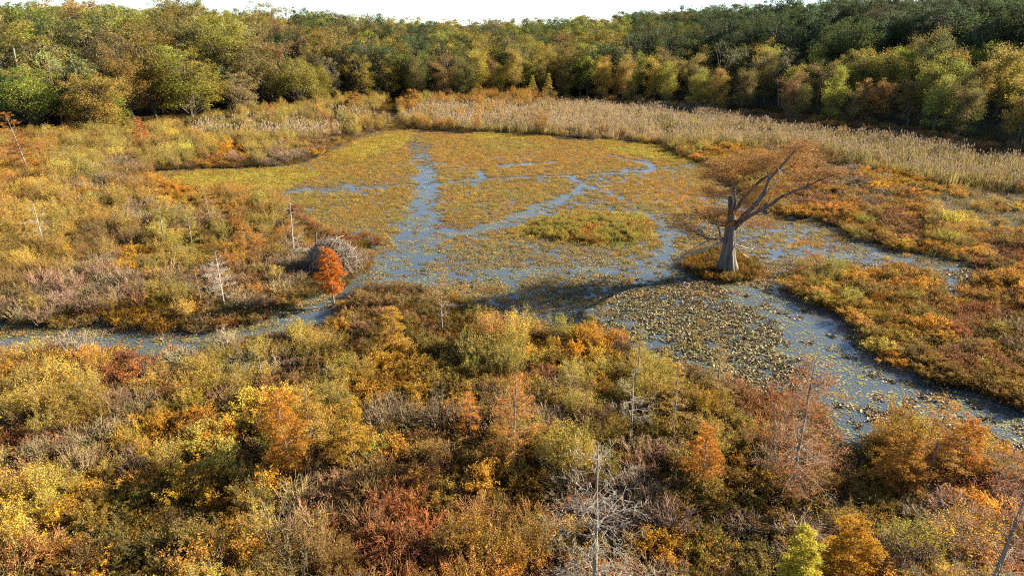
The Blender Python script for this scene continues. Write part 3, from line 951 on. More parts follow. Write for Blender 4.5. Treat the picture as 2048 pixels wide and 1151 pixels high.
# ------------------------------------------------------------------ brush pile (hide of cut branches)
def brush_pile():
    r = np.random.default_rng(31)
    c = G(668, 545)
    root = bpy.data.objects.new('brush_pile', None)
    COL.objects.link(root)
    root.location = (c[0], c[1], .1)
    tag(root, 'big domed pile of grey cut branches with a dark opening by the creek mouth', 'brush pile', 'brush pile by the creek')
    W, D, H = 2.35, 1.9, 2.75
    core = MB()
    n, m = 16, 7
    ths = np.arange(n) * 2 * math.pi / n
    rings = []
    for k in range(m):
        f = k / (m - 1)
        rr = math.cos(f * math.pi / 2) ** .6 * .84
        for a in ths:
            w = 1 + r.normal(0, .05)
            rings.append((W * rr * math.cos(a) * w, D * rr * math.sin(a) * w, H * .88 * f))
    idx = [(k * n + a, k * n + (a + 1) % n, (k + 1) * n + (a + 1) % n, (k + 1) * n + a) for k in range(m - 1) for a in range(n)]
    core.add(rings, idx)
    obj('packed_brush', core.build('packed_brush', [M_DARKBRUSH]), root)
    sticks = []
    for k in range(14):
        b = MB()
        L = r.uniform(1.6, 2.8)
        q = curve((-L / 2, 0, 0), (L / 2, 0, 0), 5, r, .05, r.uniform(.02, .12))
        b.tube(q, np.linspace(.032, .010, 5), 4)
        for w in range(4):
            p = q[r.integers(1, 5)]
            b.tube(curve(p, p + np.array([r.uniform(.3, .7), r.normal(0, .2), r.normal(0, .12)]), 3, r, .1), np.linspace(.013, .006, 3), 3)
        sticks.append(b.build('stick', [M_BRUSH]))

    def surf(a, f):
        rr = math.cos(f * math.pi / 2) ** .55
        return Vector((W * rr * math.cos(a), D * rr * math.sin(a), H * f))
    first = None
    for k in range(260):
        a = r.uniform(0, 2 * math.pi)
        f = r.uniform(.12, .97) ** .8
        p = surf(a, f)
        out = Vector((p.x / W ** 2, p.y / D ** 2, p.z / H ** 2 * .8 + .1)).normalized()
        tang = out.cross(Vector((0, 0, 1)))
        if tang.length < .05:
            tang = Vector((1, 0, 0))
        tang.normalize()
        down = out.cross(tang).normalized()
        if f > .45 and r.uniform() < .75:
            d = tang * r.normal(.6, .4) + down * r.normal(0, .35)
        else:
            d = down * r.uniform(.6, 1) + tang * r.normal(0, .35)
        d = (d + out * r.normal(0, .08)).normalized()
        if first is None:
            first = o = obj('stick', sticks[k % 14], root)
        else:
            o = first.copy()
            o.data = sticks[k % 14]
            COL.objects.link(o)
        o.rotation_euler = d.to_track_quat('X', 'Z').to_euler()
        o.location = p + out * r.uniform(-.05, .10)
        s = r.uniform(.6, 1.1)
        o.scale = (s, s, s)
    tw = MB()
    for k in range(1500):
        a = r.uniform(0, 2 * math.pi)
        f = r.uniform(.0, 1.0)
        p = np.array(surf(a, f))
        o = np.array([p[0] / W ** 2, p[1] / D ** 2, .25])
        d = unit(rvec(r, 1)[0] + unit(o) * .5 + np.array([0, 0, -.25 if f < .5 else .1]))
        tw.tube(curve(p, p + d * r.uniform(.3, .9), 3, r, .12), np.linspace(.012, .005, 3), 3, 0, leafcol(1, r, .25, .06)[0])
    o = obj('fine_twigs', tw.build('fine_twigs', [M_TWIG]), root, (.27, .21, .155))
    o['kind'] = 'stuff'
    for (px, pb, pt) in ((632, 545, 462), (563, 470, 440)):
        b = MB()
        base = G(px, pb)
        tp = PY(px, pt, base[1])
        b.tube(curve((base[0], base[1], -.2), tp, 4, r, .01), [.09, .085, .08, .075], 7)
        o = obj('wooden_post', b.build('wooden_post', [M_BARK]))
        tag(o, 'dark upright post rising behind the brush pile' if px == 632 else 'short dark post standing in shrubs left of the brush pile', 'post', 'posts near the brush pile')


M_DARKBRUSH = bark_material('dark_brush', (.03, .024, .018), (.10, .08, .06), 14, 1.0, 1)
M_BRUSH = bark_material('brush_grey', (.12, .094, .07), (.34, .275, .21), 5, .2, 1)
brush_pile()

# ------------------------------------------------------------------ single young trees read off the picture
HERO = []          # ground spots kept free of shrubs


def hero(mk, px, pb, pt, seed, tint, label, cat='tree', name='young_cypress', wood=None, zb=.1, group='young cypresses of the marsh', tilt=0.0, **kw):
    g = G(px, pb, zb)
    top = PY(px, pt, g[1])
    H = float(top[2] - zb)
    T, Cn = mk(seed, H, **kw)
    root = bpy.data.objects.new(name, None)
    COL.objects.link(root)
    root.location = (g[0], g[1], zb)
    root.rotation_euler = (0, tilt, 0)
    tag(root, label, cat, group)
    obj('trunk', T.build(name + '_trunk', [wood or M_GREY]), root)
    if Cn.n:
        obj('foliage', Cn.build(name + '_foliage', [M_LEAF]), root, tint)
    HERO.append((g[0], g[1]))
    return root


OR, RU, OC, YE, YG = (.47, .205, .028), (.31, .14, .05), (.43, .25, .035), (.40, .28, .04), (.34, .29, .045)
mc = make_cypress
hero(mc, 668, 610, 496, 1, (.50, .165, .022), 'vivid orange young cypress leaning over the creek mouth before the brush pile', tilt=-.03, W=.31, nb=74, dens=1.5, z0=.26, power=.55, tuft=.14)
hero(mc, 884, 672, 540, 2, (.40, .24, .05), 'thin yellowing cypress with bare lower branches at the creek bank', W=.30, nb=40, dens=1.0, fol=.55, fmin=.5, crook=.13, z0=.34, power=.45)
hero(mc, 784, 712, 612, 3, OC, 'bushy ochre cypress on the near bank beside the thin yellowing one', W=.40, nb=60, dens=1.3, power=.6)
hero(mc, 450, 618, 500, 4, RU, 'pale dead tree with bare spreading branches on the left creek bank', name='dead_tree', wood=M_PALE, group='dead trees of the marsh', W=.36, nb=44, fol=0, crook=.14, z0=.25, power=.6, twig=.014)
hero(mc, 404, 612, 535, 5, (.36, .18, .04), 'slim orange tinged sapling just left of the pale dead creek bank tree', W=.26, nb=30, fol=.6)
hero(mc, 588, 512, 392, 6, RU, 'tall thin dead tree with short bare twigs left of the brush pile', name='dead_tree', wood=M_PALE, group='dead trees of the marsh', W=.16, nb=34, fol=.1, crook=.15, z0=.05, power=.3, twig=.012)
hero(mc, 600, 520, 470, 61, RU, 'low spiky dead snag at the left end of the brush pile', name='dead_tree', wood=M_PALE, group='dead trees of the marsh', W=.6, nb=24, fol=0, crook=.16, z0=.05, power=.4, twig=.016)
hero(mc, 500, 520, 448, 7, OR, 'wide orange cypress in shrubs left of the tall thin dead tree', W=.55, nb=46, power=.5)
hero(mc, 424, 462, 372, 8, (.40, .22, .05), 'olive orange cypress with dark visible trunk on the left bank', W=.38, nb=44, power=.5, z0=.25)
hero(mc, 528, 785, 690, 9, YE, 'slender pale stemmed sapling with yellow leaves on the near bank', W=.22, nb=30, fol=.5, crook=.1, z0=.2)
hero(mc, 580, 945, 782, 10, (.46, .215, .028), 'big orange cypress, the left one of a close pair in the thicket', W=.37, nb=72, dens=1.5, power=.55)
hero(mc, 625, 915, 772, 11, (.40, .25, .045), 'ochre yellow cypress, the right one of a close pair in the thicket', W=.36, nb=60, dens=1.3, power=.55, fol=.9)
hero(mc, 708, 945, 800, 12, (.40, .24, .03), 'golden green cypress behind the round lime bush', W=.30, nb=60, dens=1.4, power=.6)
hero(mc, 1025, 925, 742, 13, (.44, .21, .04), 'tall orange cypress with bare tip in the middle of the near thicket', W=.36, nb=66, dens=1.3, power=.6, fol=.8)
hero(mc, 940, 880, 785, 14, OR, 'small orange cypress left of the tall orange one with bare tip', W=.32, nb=44, fol=.8)
hero(mc, 1188, 1250, 878, 15, RU, 'bare silver grey dead tree with tangled twigs at the lower middle edge', name='dead_tree', wood=M_SILV if 'M_SILV' in globals() else M_PALE, group='dead trees of the marsh', W=.34, nb=100, fol=0, crook=.2, dens=1.3, z0=.05, power=.55, twig=.013)
hero(mc, 1578, 1000, 722, 16, (.34, .14, .045), 'tall leaning thin crowned cypress with grey twigs at the pool outlet', W=.36, nb=110, fol=.55, crook=.12, dens=1.3, power=.5, tilt=.04, z0=.1)
hero(mc, 1945, 1270, 905, 17, (.32, .13, .05), 'half dead rusty cypress with thick crooked trunk in the lower corner', W=.38, nb=110, fol=.55, crook=.15, dens=1.2, power=.45, tilt=.035, z0=.08)
hero(mc, 1402, 975, 850, 18, OR, 'small bright orange cypress beside the leaf choked gap', W=.38, nb=44, dens=1.3, power=.6)
hero(mc, 1345, 880, 728, 19, (.36, .22, .04), 'ochre green cypress with bare pale twigs inside right of the thicket middle', W=.26, nb=54, fol=.8, crook=.09)
hero(mc, 1262, 868, 745, 20, YE, 'white twigged dead sapling left of the ochre green cypress', name='dead_tree', wood=M_PALE, group='dead trees of the marsh', W=.38, nb=30, fol=.08, crook=.15, power=.4)
hero(mc, 1272, 790, 655, 21, YE, 'thin yellow sapling at the edge of the dark lily leaves', W=.24, nb=40, fol=.6)
hero(mc, 1432, 810, 682, 22, (.38, .25, .05), 'open yellow sapling standing against the floating leaves', W=.28, nb=40, fol=.55, crook=.09)
hero(mc, 1855, 965, 795, 23, (.42, .22, .035), 'broad ochre cypress, tallest of the cluster at the pool outlet', W=.36, nb=54, dens=1.2, power=.6, fol=.85)
hero(mc, 1912, 955, 838, 24, (.44, .19, .03), 'orange cypress at the right end of the pool outlet cluster', W=.40, nb=54, dens=1.3, power=.55)
hero(mc, 1792, 985, 880, 25, (.40, .20, .03), 'low brownish orange cypress at the left end of the pool outlet cluster', W=.5, nb=54, dens=1.3, power=.5)
hero(mc, 1690, 1165, 1030, 26, (.45, .24, .02), 'golden orange cypress between the yellow sapling and the corner tree', W=.42, nb=60, dens=1.5, power=.55)
hero(mc, 1585, 1215, 1062, 27, (.48, .40, .05), 'bright yellow green sapling at the bottom edge of the thicket', W=.26, nb=70, dens=1.7, power=.5)
hero(mc, 60, 350, 222, 28, (.30, .13, .035), 'tall rusty cypress leaning at the far left woods edge', W=.26, nb=60, power=.6, tilt=-.14, dens=1.2, tuft=.2)
hero(mc, 150, 268, 205, 29, (.32, .12, .03), 'dark rusty conical cypress at the foot of the left woods', W=.40, nb=50, tuft=.25)
hero(mc, 222, 272, 196, 30, (.34, .20, .035), 'ochre conical cypress at the foot of the left woods', W=.34, nb=50, tuft=.25)
hero(mc, 288, 300, 236, 31, (.42, .10, .03), 'red topped cypress where the left woods meet the shrubs', W=.34, nb=44, tuft=.22)
hero(mc, 330, 492, 392, 32, YG, 'pale stemmed sapling with yellow green leaves on the left bank', W=.24, nb=36, fol=.7, tuft=.13)
hero(mc, 385, 496, 418, 33, YG, 'small leafy sapling right of the pale stemmed one on the left bank', W=.30, nb=34, fol=.8, tuft=.13)
hero(mc, 92, 505, 402, 34, YE, 'bare white twigged sapling among yellow shrubs at the far left', name='dead_tree', wood=M_PALE, group='dead trees of the marsh', W=.34, nb=36, fol=.15, crook=.14, power=.5)
hero(mc, 60, 490, 405, 35, OC, 'olive gold cypress at the far left among yellow shrubs', W=.42, nb=44, tuft=.13)
hero(mc, 120, 372, 290, 37, YG, 'yellow green sapling on the upper left flat', W=.30, nb=40, tuft=.16)
hero(mc, 1063, 206, 150, 38, YG, 'slender yellow green sapling before the shaded back woods', W=.22, nb=44, tuft=.35, dens=1.2)
hero(mc, 1096, 206, 148, 39, (.36, .27, .05), 'pale gold sapling before the shaded back woods', W=.26, nb=44, tuft=.35, dens=1.2)
hero(mc, 962, 212, 172, 40, (.34, .20, .05), 'brownish gold small tree at the foot of the back woods', W=.30, nb=40, tuft=.35)
hero(mc, 710, 228, 185, 41, (.38, .20, .04), 'rounded ochre small tree where the track enters the woods', W=.45, nb=44, tuft=.35, power=.4)
hero(mc, 825, 222, 180, 42, (.36, .20, .04), 'rounded ochre small tree right of the track into the woods', W=.45, nb=44, tuft=.35, power=.4)
hero(mc, 1180, 660, 628, 43, YG, 'tiny green seedling on the edge of the big shadow', W=.3, nb=18)
hero(mc, 1530, 470, 400, 44, RU, 'thin reddish sapling on the shore behind the big cypress', W=.28, nb=30, fol=.5)
HERO = np.array(HERO)

# ------------------------------------------------------------------ forest
CANOPY = {'green': (.125, .13, .03), 'dark': (.078, .10, .04), 'yg': (.26, .23, .045), 'olive': (.20, .165, .035), 'gold': (.28, .215, .05), 'brown': (.20, .15, .055), 'pale': (.27, .245, .10), 'rust': (.24, .14, .06)}
CWORD = {'green': 'green', 'dark': 'dark green', 'yg': 'yellow-green', 'olive': 'olive', 'gold': 'golden', 'brown': 'brownish', 'pale': 'pale thinning', 'rust': 'rust brown'}
WOODS = [(60, 'at the left end of the left woods'), (180, 'in the left woods'), (320, 'above the left reed bed'), (480, 'in the dark middle of the left woods'), (640, 'right of the dark middle of the left woods'), (760, 'by the gap where the track enters the woods'), (880, 'right of the track'),
         (1010, 'in the middle woods'), (1130, 'behind the long reed bed'), (1270, 'left of the shaded woods'), (1420, 'behind the shaded hollow'), (1560, 'over the big cypress'), (1700, 'in the right woods'), (1840, 'right of the big cypress in the right woods'), (2000, 'at the right end of the woods')]
fr = np.random.default_rng(23)
fx, fy = jgrid(-330, 330, -40, 560, 7.4, fr)
d = fy - edge_y(fx)
keep = (d > 1.5) & (d < 260) & ((fx < .84 * fy + 12) | ((d < 16) & (fy > 60)))
keep &= (fr.uniform(0, 1, len(fx)) < np.where(d < 90, 1.0, .75))
gapx = np.interp(fy, [190, 215, 260], G(np.array([772.]), np.array([212.]))[0, 0] + np.array([0, 1, 4]))
keep &= ~((np.abs(fx - gapx) < 2.6) & (fy < 245))
fx, fy, d = fx[keep], fy[keep], d[keep]
fz = gz(fx, fy)
px, py = proj(fx, fy, fz + 8)
keep = (px > -420) & (px < 2800) & (fy > 20)
fx, fy, d, fz, px, py = [a[keep] for a in (fx, fy, d, fz, px, py)]
o = np.argsort(d)
fx, fy, d, fz, px, py = [a[o] for a in (fx, fy, d, fz, px, py)]
cell = fbm(fx, fy, 26, 2)
cel2 = fbm(fx, fy, 11, 5)
cnt = {'b': 0, 'w': 0, 'n': 0}
rest = {'p': [], 'r': [], 's': [], 't': [], 'i': []}
BM = [T.merged(C, 1).build('broadleaf_whole', [M_BARK, M_LEAF]) for T, C in BROAD]
WM = [T.merged(C, 1).build('willow_whole', [M_BARK, M_LEAF]) for T, C in WILLOW]
for k in range(len(fx)):
    X, x, y, dd = px[k], fx[k], fy[k], d[k]
    r = fr.uniform(0, 1)
    right = X > 1250
    # kind
    if right:
        ridge = dd > np.interp(X, [1250, 1400, 1700, 2100], [34, 62, 85, 95])
        kd = 'b' if (ridge or r < .07) else ('n' if r > .97 and dd > 10 else 'w')
    elif X > 780:
        kd = 'w' if dd < 22 and r < .8 else ('n' if r > .97 and dd > 8 else 'b')
        ridge = False
    else:
        kd = 'n' if r > .94 and dd > 8 else ('w' if r < .10 else 'b')
        ridge = False
    r2 = fr.uniform(0, 1)
    if kd == 'b':
        if right and ridge:
            tn = 'dark' if r2 < .75 or X > 1380 else 'olive'
            sc = fr.uniform(.98, 1.2)
        elif right:
            tn = ['green', 'dark', 'olive', 'gold'][int(r2 * 4)]
            sc = fr.uniform(.65, .95)
        elif X > 780:
            tn = ['green', 'yg', 'olive', 'dark', 'yg', 'gold', 'green', 'brown'][int((r2 * .6 + cell[k] * .7) * 8) % 8]
            sc = fr.uniform(.75, 1.22) * np.interp(dd, [0, 60], [.85, 1.05])
        else:
            tn = ['olive', 'yg', 'gold', 'olive', 'gold', 'brown', 'dark', 'yg', 'pale', 'yg'][int((r2 * .6 + cell[k] * .7) * 10) % 10]
            sc = fr.uniform(.72, 1.22) * np.interp(dd, [0, 50], [.85, 1.05])
    elif kd == 'w':
        tn = ['olive', 'yg', 'gold', 'yg', 'brown', 'gold'][int((r2 * .5 + cel2[k] * .8) * 6) % 6]
        sc = fr.uniform(.7, 1.15) * np.interp(dd, [0, 50], [.88, 1.2]) * (1.12 if X < 1250 else .92)
    else:
        tn = ['brown', 'rust', 'pale'][int(r2 * 3)]
        sc = fr.uniform(.8, 1.05)
    t = np.array(CANOPY[tn]) * (1.12 if kd == 'w' else .90) * (1 + fr.normal(0, .10, 3)) * fr.uniform(.85, 1.15)
    rz = fr.uniform(0, 6.28)
    wd = 1.28 if kd == 'b' else 1.1
    s3 = (sc * wd * fr.uniform(.9, 1.15), sc * wd * fr.uniform(.9, 1.15), sc * fr.uniform(.92, 1.1))
    vis = -60 < X < 2110
    lim = {'b': 290, 'w': 290, 'n': 60}[kd]
    K = {'b': KB, 'w': KW, 'n': KBT}[kd]
    vi = int(fr.integers(0, len(K)))
    if vis and cnt[kd] < lim:
        cnt[kd] += 1
        root = K[vi].place(x, y, fz[k] - .1, rz, s3, t)
        where = min(WOODS, key=lambda w: abs(w[0] - X))[1]
        size = 'tall' if sc > 1.05 else 'short' if sc < .8 else 'mid-sized'
        row = 'front-row' if dd < 9 else 'second-row' if dd < 22 else 'back-row'
        nm = {'b': 'broadleaf tree', 'w': 'willow', 'n': 'bare twiggy tree'}[kd]
        later(root, f'{row} {size} {CWORD[tn]} {nm}', where, X, py[k], 'tree')
    elif kd != 'n':
        rest['p'].append((x, y, fz[k] - .1)); rest['r'].append((0, 0, rz)); rest['s'].append(s3); rest['t'].append(t)
        rest['i'].append(vi if kd == 'b' else len(BM) + vi)
if rest['p']:
    stuff('far_woods', BM + WM, np.array(rest['p']), np.array(rest['r']), np.array(rest['s']), np.array(rest['t']), rest['i'], 'mass of autumn woods covering the rise behind the marsh', 'woods')
# tall broken snags at the left edge
for k, (sx, sb, st, tl) in enumerate([(16, 190, 97, -.10), (44, 185, 98, .03), (36, 190, 118, -.12), (66, 175, 108, .02)]):
    g = PY(sx, sb, 152 + k * 2)
    tp = PY(sx, st, 152 + k * 2)
    b = MB()
    zb = float(gz(np.array([g[0]]), np.array([g[1]]))[0])
    H = float(tp[2]) - zb
    b.tube(curve((0, 0, -.3), (tl * H, 0, H), 6, fr, .02), np.linspace(.34, .17, 6), 7)
    sn = bpy.data.objects.new('dead_snag', None)
    COL.objects.link(sn)
    sn.location = (g[0], g[1], zb)
    obj('trunk', b.build('snag_trunk', [M_GREY]), sn)
    b2 = MB()
    for w in range(3):
        z = H * fr.uniform(.6, .97)
        b2.tube(curve((tl * z, 0, z), (tl * z + fr.normal(0, 1), fr.normal(0, .6), z + fr.uniform(.3, 1.6)), 4, fr, .1), np.linspace(.09, .03, 4), 4)
    obj('branch_stub', b2.build('snag_stubs', [M_GREY]), sn)
    tag(sn, ['leftmost tall broken bare trunk in the left woods', 'straight forked bare trunk among leaning snags in the left woods', 'leaning broken bare trunk between two others in the left woods', 'rightmost broken bare trunk in the left woods'][k], 'tree', 'dead snags in the left woods')

# ------------------------------------------------------------------ shrubs
PATCH = [  # where in the picture, shrub kind, colour, height factor
    (60, 700, 'L', 'gold', 1), (20, 770, 'F', 'yellow', 1), (250, 760, 'R', 'rust', 1), (180, 740, 'L', 'rust', .9), (330, 790, 'F', 'yellow', 1), (430, 700, 'B', 'grey', .9), (480, 720, 'F', 'ygreen', .9), (590, 720, 'L', 'brown', 1), (640, 690, 'F', 'yellow', 1), (760, 610, 'L', 'brown', .8), (700, 640, 'R', 'brown', .9),
    (800, 720, 'L', 'gold', .9), (860, 660, 'L', 'green', .9), (910, 620, 'R', 'brown', .7), (930, 660, 'L', 'olive', .7), (980, 700, 'F', 'ygreen', 1.25), (1060, 720, 'R', 'rust', .9), (1110, 690, 'L', 'yellow', .8), (1160, 700, 'L', 'gold', 1), (1220, 690, 'L', 'gold', 1), (1250, 700, 'L', 'gold', 1), (1290, 750, 'F', 'ygreen', 1), (1400, 760, 'L', 'brown', .8),
    (60, 800, 'F', 'yellow', 1.1), (40, 850, 'R', 'rust', 1), (130, 790, 'F', 'yellow', 1.1), (250, 790, 'B', 'mauve', 1.1), (340, 820, 'L', 'gold', 1), (420, 780, 'F', 'ygreen', 1), (100, 890, 'B', 'mauve', 1.1), (120, 900, 'F', 'yellow', 1), (180, 890, 'B', 'mauve', 1), (280, 880, 'R', 'orange', 1), (400, 890, 'L', 'lime', .9), (450, 850, 'L', 'gold', 1), (480, 820, 'L', 'yellow', 1),
    (660, 830, 'L', 'olive', 1), (830, 800, 'B', 'mauve', 1.1), (880, 820, 'B', 'mauve', 1.1), (900, 870, 'L', 'olive', .9), (820, 880, 'R', 'brown', 1), (740, 760, 'L', 'gold', .9), (690, 760, 'F', 'ygreen', 1), (920, 760, 'L', 'olive', .9), (1130, 920, 'F', 'ygreen', 1.1), (1120, 810, 'B', 'mauve', 1), (1200, 830, 'L', 'olive', .9), (1190, 760, 'F', 'ygreen', .9), (1330, 840, 'L', 'green', .7), (1400, 800, 'F', 'gold', 1),  # dark green by the shallows puts the shadow there into shrub colour
    (1450, 820, 'R', 'brown', .8), (1500, 850, 'L', 'olive', .9), (1540, 800, 'R', 'rust', .8), (1580, 880, 'B', 'grey', 1), (1640, 870, 'R', 'rust', .7), (1470, 890, 'L', 'olive', .8), (1730, 930, 'L', 'olive', .6), (1960, 850, 'F', 'ygreen', 1), (2010, 900, 'L', 'gold', 1), (2000, 970, 'R', 'rust', 1.1), (1800, 900, 'F', 'gold', 1),
    (60, 990, 'F', 'yellow', 1.1), (90, 960, 'F', 'yellow', 1.1), (150, 1000, 'L', 'gold', 1), (20, 1050, 'L', 'yellow', 1), (250, 1000, 'L', 'olive', .6), (300, 1030, 'R', 'brown', .55), (200, 1060, 'L', 'green', .6), (100, 1110, 'R', 'rust', 1.1), (450, 990, 'L', 'gold', 1.1), (520, 980, 'F', 'ygreen', 1.1), (350, 1080, 'L', 'green', .8), (400, 1110, 'F', 'yellow', 1), (290, 1110, 'L', 'green', .8),
    (470, 1090, 'L', 'gold', 1), (560, 1100, 'B', 'mauve', 1), (600, 1120, 'F', 'olive', 1), (650, 1000, 'B', 'mauve', 1), (620, 950, 'R', 'brown', 1), (720, 1050, 'R', 'rust', 1.1), (800, 1000, 'R', 'rust', 1.1), (760, 960, 'B', 'brown', 1), (900, 1080, 'R', 'rust', 1.15), (830, 1110, 'R', 'rust', 1.1), (970, 1100, 'F', 'gold', 1.2), (1000, 1000, 'R', 'rust', 1), (930, 960, 'L', 'olive', .9), (930, 1000, 'R', 'brown', 1),
    (1060, 1020, 'R', 'rust', 1), (1050, 960, 'L', 'gold', .9), (1090, 1120, 'R', 'rust', 1), (1290, 1020, 'B', 'mauve', .9), (1350, 1090, 'L', 'gold', 1), (1400, 1050, 'L', 'olive', .7), (1300, 940, 'B', 'mauve', 1), (1440, 1000, 'L', 'green', .8), (1330, 980, 'L', 'olive', .8), (1420, 1120, 'L', 'olive', .8), (1500, 960, 'L', 'olive', .8), (1500, 1090, 'L', 'green', .7), (1460, 1120, 'R', 'brown', .8),
    (1700, 1090, 'L', 'gold', .8), (1640, 1060, 'B', 'grey', .7), (1860, 1110, 'F', 'ygreen', 1.1), (1800, 1020, 'L', 'green', .55), (1760, 1000, 'L', 'olive', .5), (1850, 1000, 'B', 'grey', .6), (1780, 1110, 'L', 'orange', .9), (2000, 1080, 'R', 'rust', 1), (1960, 1010, 'R', 'orange', 1),  # low dark green entry puts the trees' cast shadow into shrub colour
    # left bank
    (60, 330, 'F', 'gold', 1), (150, 330, 'F', 'ygreen', 1.2), (270, 280, 'F', 'ygreen', 1.1), (330, 270, 'F', 'ygreen', 1), (400, 290, 'F', 'yellow', 1), (350, 310, 'F', 'ygreen', 1), (510, 290, 'F', 'ygreen', .9), (560, 285, 'F', 'ygreen', .9), (520, 320, 'B', 'mauve', .9), (600, 310, 'B', 'mauve', .8), (640, 290, 'R', 'brown', .7), (440, 325, 'R', 'rust', .7), (410, 325, 'L', 'gold', .7), (470, 300, 'L', 'gold', .8),
    (240, 350, 'B', 'mauve', 1), (180, 380, 'B', 'mauve', 1), (270, 365, 'F', 'gold', .9), (330, 375, 'L', 'gold', .7), (360, 400, 'L', 'yellow', .7), (300, 390, 'L', 'orange', .7), (20, 390, 'F', 'gold', 1), (100, 400, 'F', 'yellow', 1.1), (200, 420, 'F', 'ygreen', 1.1), (150, 440, 'F', 'gold', 1.1), (290, 430, 'B', 'mauve', 1), (380, 440, 'B', 'mauve', .9), (60, 450, 'F', 'yellow', 1.1), (60, 500, 'F', 'yellow', 1.1), (120, 480, 'F', 'yellow', 1.1),
    (200, 490, 'F', 'olive', 1), (260, 510, 'L', 'gold', .8), (320, 450, 'F', 'ygreen', 1), (400, 490, 'L', 'olive', .9), (350, 520, 'F', 'yellow', 1), (480, 500, 'F', 'gold', 1), (520, 430, 'F', 'ygreen', 1), (470, 420, 'F', 'gold', 1), (560, 460, 'F', 'gold', .9), (600, 440, 'L', 'rust', .7), (500, 540, 'R', 'brown', .9), (450, 470, 'F', 'ygreen', 1), (540, 520, 'B', 'mauve', .9),
    (140, 570, 'B', 'mauve', 1.1), (250, 560, 'B', 'mauve', 1.1), (190, 530, 'B', 'mauve', 1), (330, 590, 'F', 'yellow', 1), (60, 590, 'B', 'mauve', 1.1), (20, 560, 'F', 'olive', 1), (380, 560, 'B', 'mauve', 1), (520, 580, 'B', 'mauve', .9), (290, 570, 'B', 'brown', 1), (240, 620, 'L', 'gold', .6), (300, 610, 'L', 'gold', .6), (330, 640, 'R', 'brown', .6), (150, 630, 'L', 'green', .5), (420, 640, 'R', 'brown', .5), (470, 630, 'L', 'olive', .5), (560, 600, 'L', 'olive', .45), (600, 570, 'L', 'olive', .45), (640, 560, 'R', 'brown', .6), (590, 545, 'B', 'mauve', .8),
    # right shore
    (1780, 370, 'L', 'gold', .6), (1820, 390, 'L', 'orange', .6), (1720, 380, 'R', 'mauve', .7), (1620, 390, 'R', 'rust', .7), (1600, 420, 'L', 'gold', .6), (1680, 420, 'L', 'orange', .7), (1640, 435, 'L', 'olive', .6), (1760, 430, 'R', 'rust', .8), (1800, 450, 'R', 'rust', .8), (1900, 450, 'F', 'yellow', .8), (1700, 450, 'F', 'ygreen', .7), (1760, 470, 'L', 'olive', .7), (2000, 490, 'R', 'rust', .7), (1860, 490, 'L', 'gold', .6), (1930, 510, 'L', 'olive', .6),
    (1400, 310, 'L', 'orange', .6), (1440, 320, 'L', 'gold', .6), (1380, 300, 'F', 'ygreen', .8), (1540, 390, 'L', 'olive', .6), (1990, 460, 'L', 'gold', .6),
    (1640, 540, 'F', 'ygreen', .7), (1600, 545, 'L', 'olive', .6), (1660, 580, 'L', 'ygreen', .7), (1700, 610, 'L', 'gold', .7), (1780, 560, 'R', 'orange', .8), (1820, 590, 'R', 'orange', .8), (1740, 580, 'L', 'olive', .7), (1850, 620, 'F', 'ygreen', .7), (1780, 640, 'L', 'olive', .7), (1700, 540, 'L', 'orange', .7), (1870, 660, 'L', 'gold', .7), (1730, 660, 'L', 'ygreen', .6), (1820, 700, 'L', 'olive', .5), (1800, 730, 'L', 'olive', .4),
    (1960, 620, 'R', 'rust', .9), (2020, 570, 'L', 'orange', .9), (1950, 690, 'L', 'rust', .8), (2030, 660, 'R', 'brown', .9), (2000, 740, 'L', 'olive', .7), (1900, 730, 'L', 'olive', .5), (2030, 780, 'L', 'olive', .7), (1960, 570, 'R', 'orange', .8), (1920, 650, 'L', 'gold', .8),
    # under the woods
    (1700, 265, 'L', 'brown', 1), (1850, 285, 'R', 'brown', 1), (2000, 300, 'R', 'brown', 1), (1500, 235, 'R', 'brown', .9), (1350, 222, 'B', 'mauve', 1), (1200, 210, 'R', 'brown', 1), (1000, 208, 'F', 'gold', 1.4), (880, 212, 'F', 'gold', 1.3), (720, 215, 'F', 'ygreen', 1.3), (550, 235, 'F', 'ygreen', 1.3), (400, 245, 'L', 'green', 1.1), (250, 265, 'F', 'ygreen', 1.2), (60, 285, 'F', 'gold', 1.2)]
PX_ = np.array([(p[0], p[1]) for p in PATCH], float)
sr = np.random.default_rng(41)
xs, ys = [], []
for (ya, yb, st) in ((8, 38, .86), (38, 62, 1.05), (62, 105, 1.4), (105, 226, 1.9)):
    a, b = jgrid(-130, 130, ya, yb, st, sr)
    xs.append(a); ys.append(b)
sx, sy = np.concatenate(xs), np.concatenate(ys)
k = view(sx, sy) & ~basin(sx, sy) & ~inside(ISLE, sx, sy) & (sy < edge_y(sx) + 7)
for p in REEDS:
    k &= ~inside(p, *warp(sx, sy, 1.2, 5)) | (sr.uniform(0, 1, len(sx)) < np.where(sx < -25, .35, .12))
gapx = G(np.array([772.]), np.array([225.]))[0, 0]
k &= ~((np.abs(sx - gapx + (sy - 185) * .05) < 2.2) & (sy > 150))
flat = inside(gp((1840, 395), (1950, 385), (2300, 420), (2300, 480), (2000, 470), (1880, 440)), sx, sy)
k &= ~(flat & (sr.uniform(0, 1, len(sx)) < .8))
sx, sy = sx[k], sy[k]
dh = np.min(np.hypot(sx[:, None] - HERO[None, :, 0], sy[:, None] - HERO[None, :, 1]), 1)
k = dh > .5
sx, sy = sx[k], sy[k]
sz = gz(sx, sy) - .05
px, py = proj(sx, sy, sz + .9)
jx, jy = px + sr.normal(0, 16, len(sx)) * np.clip((py - 150) / 350, .4, 1.4), py + sr.normal(0, 9, len(sx)) * np.clip((py - 150) / 350, .4, 1.4)
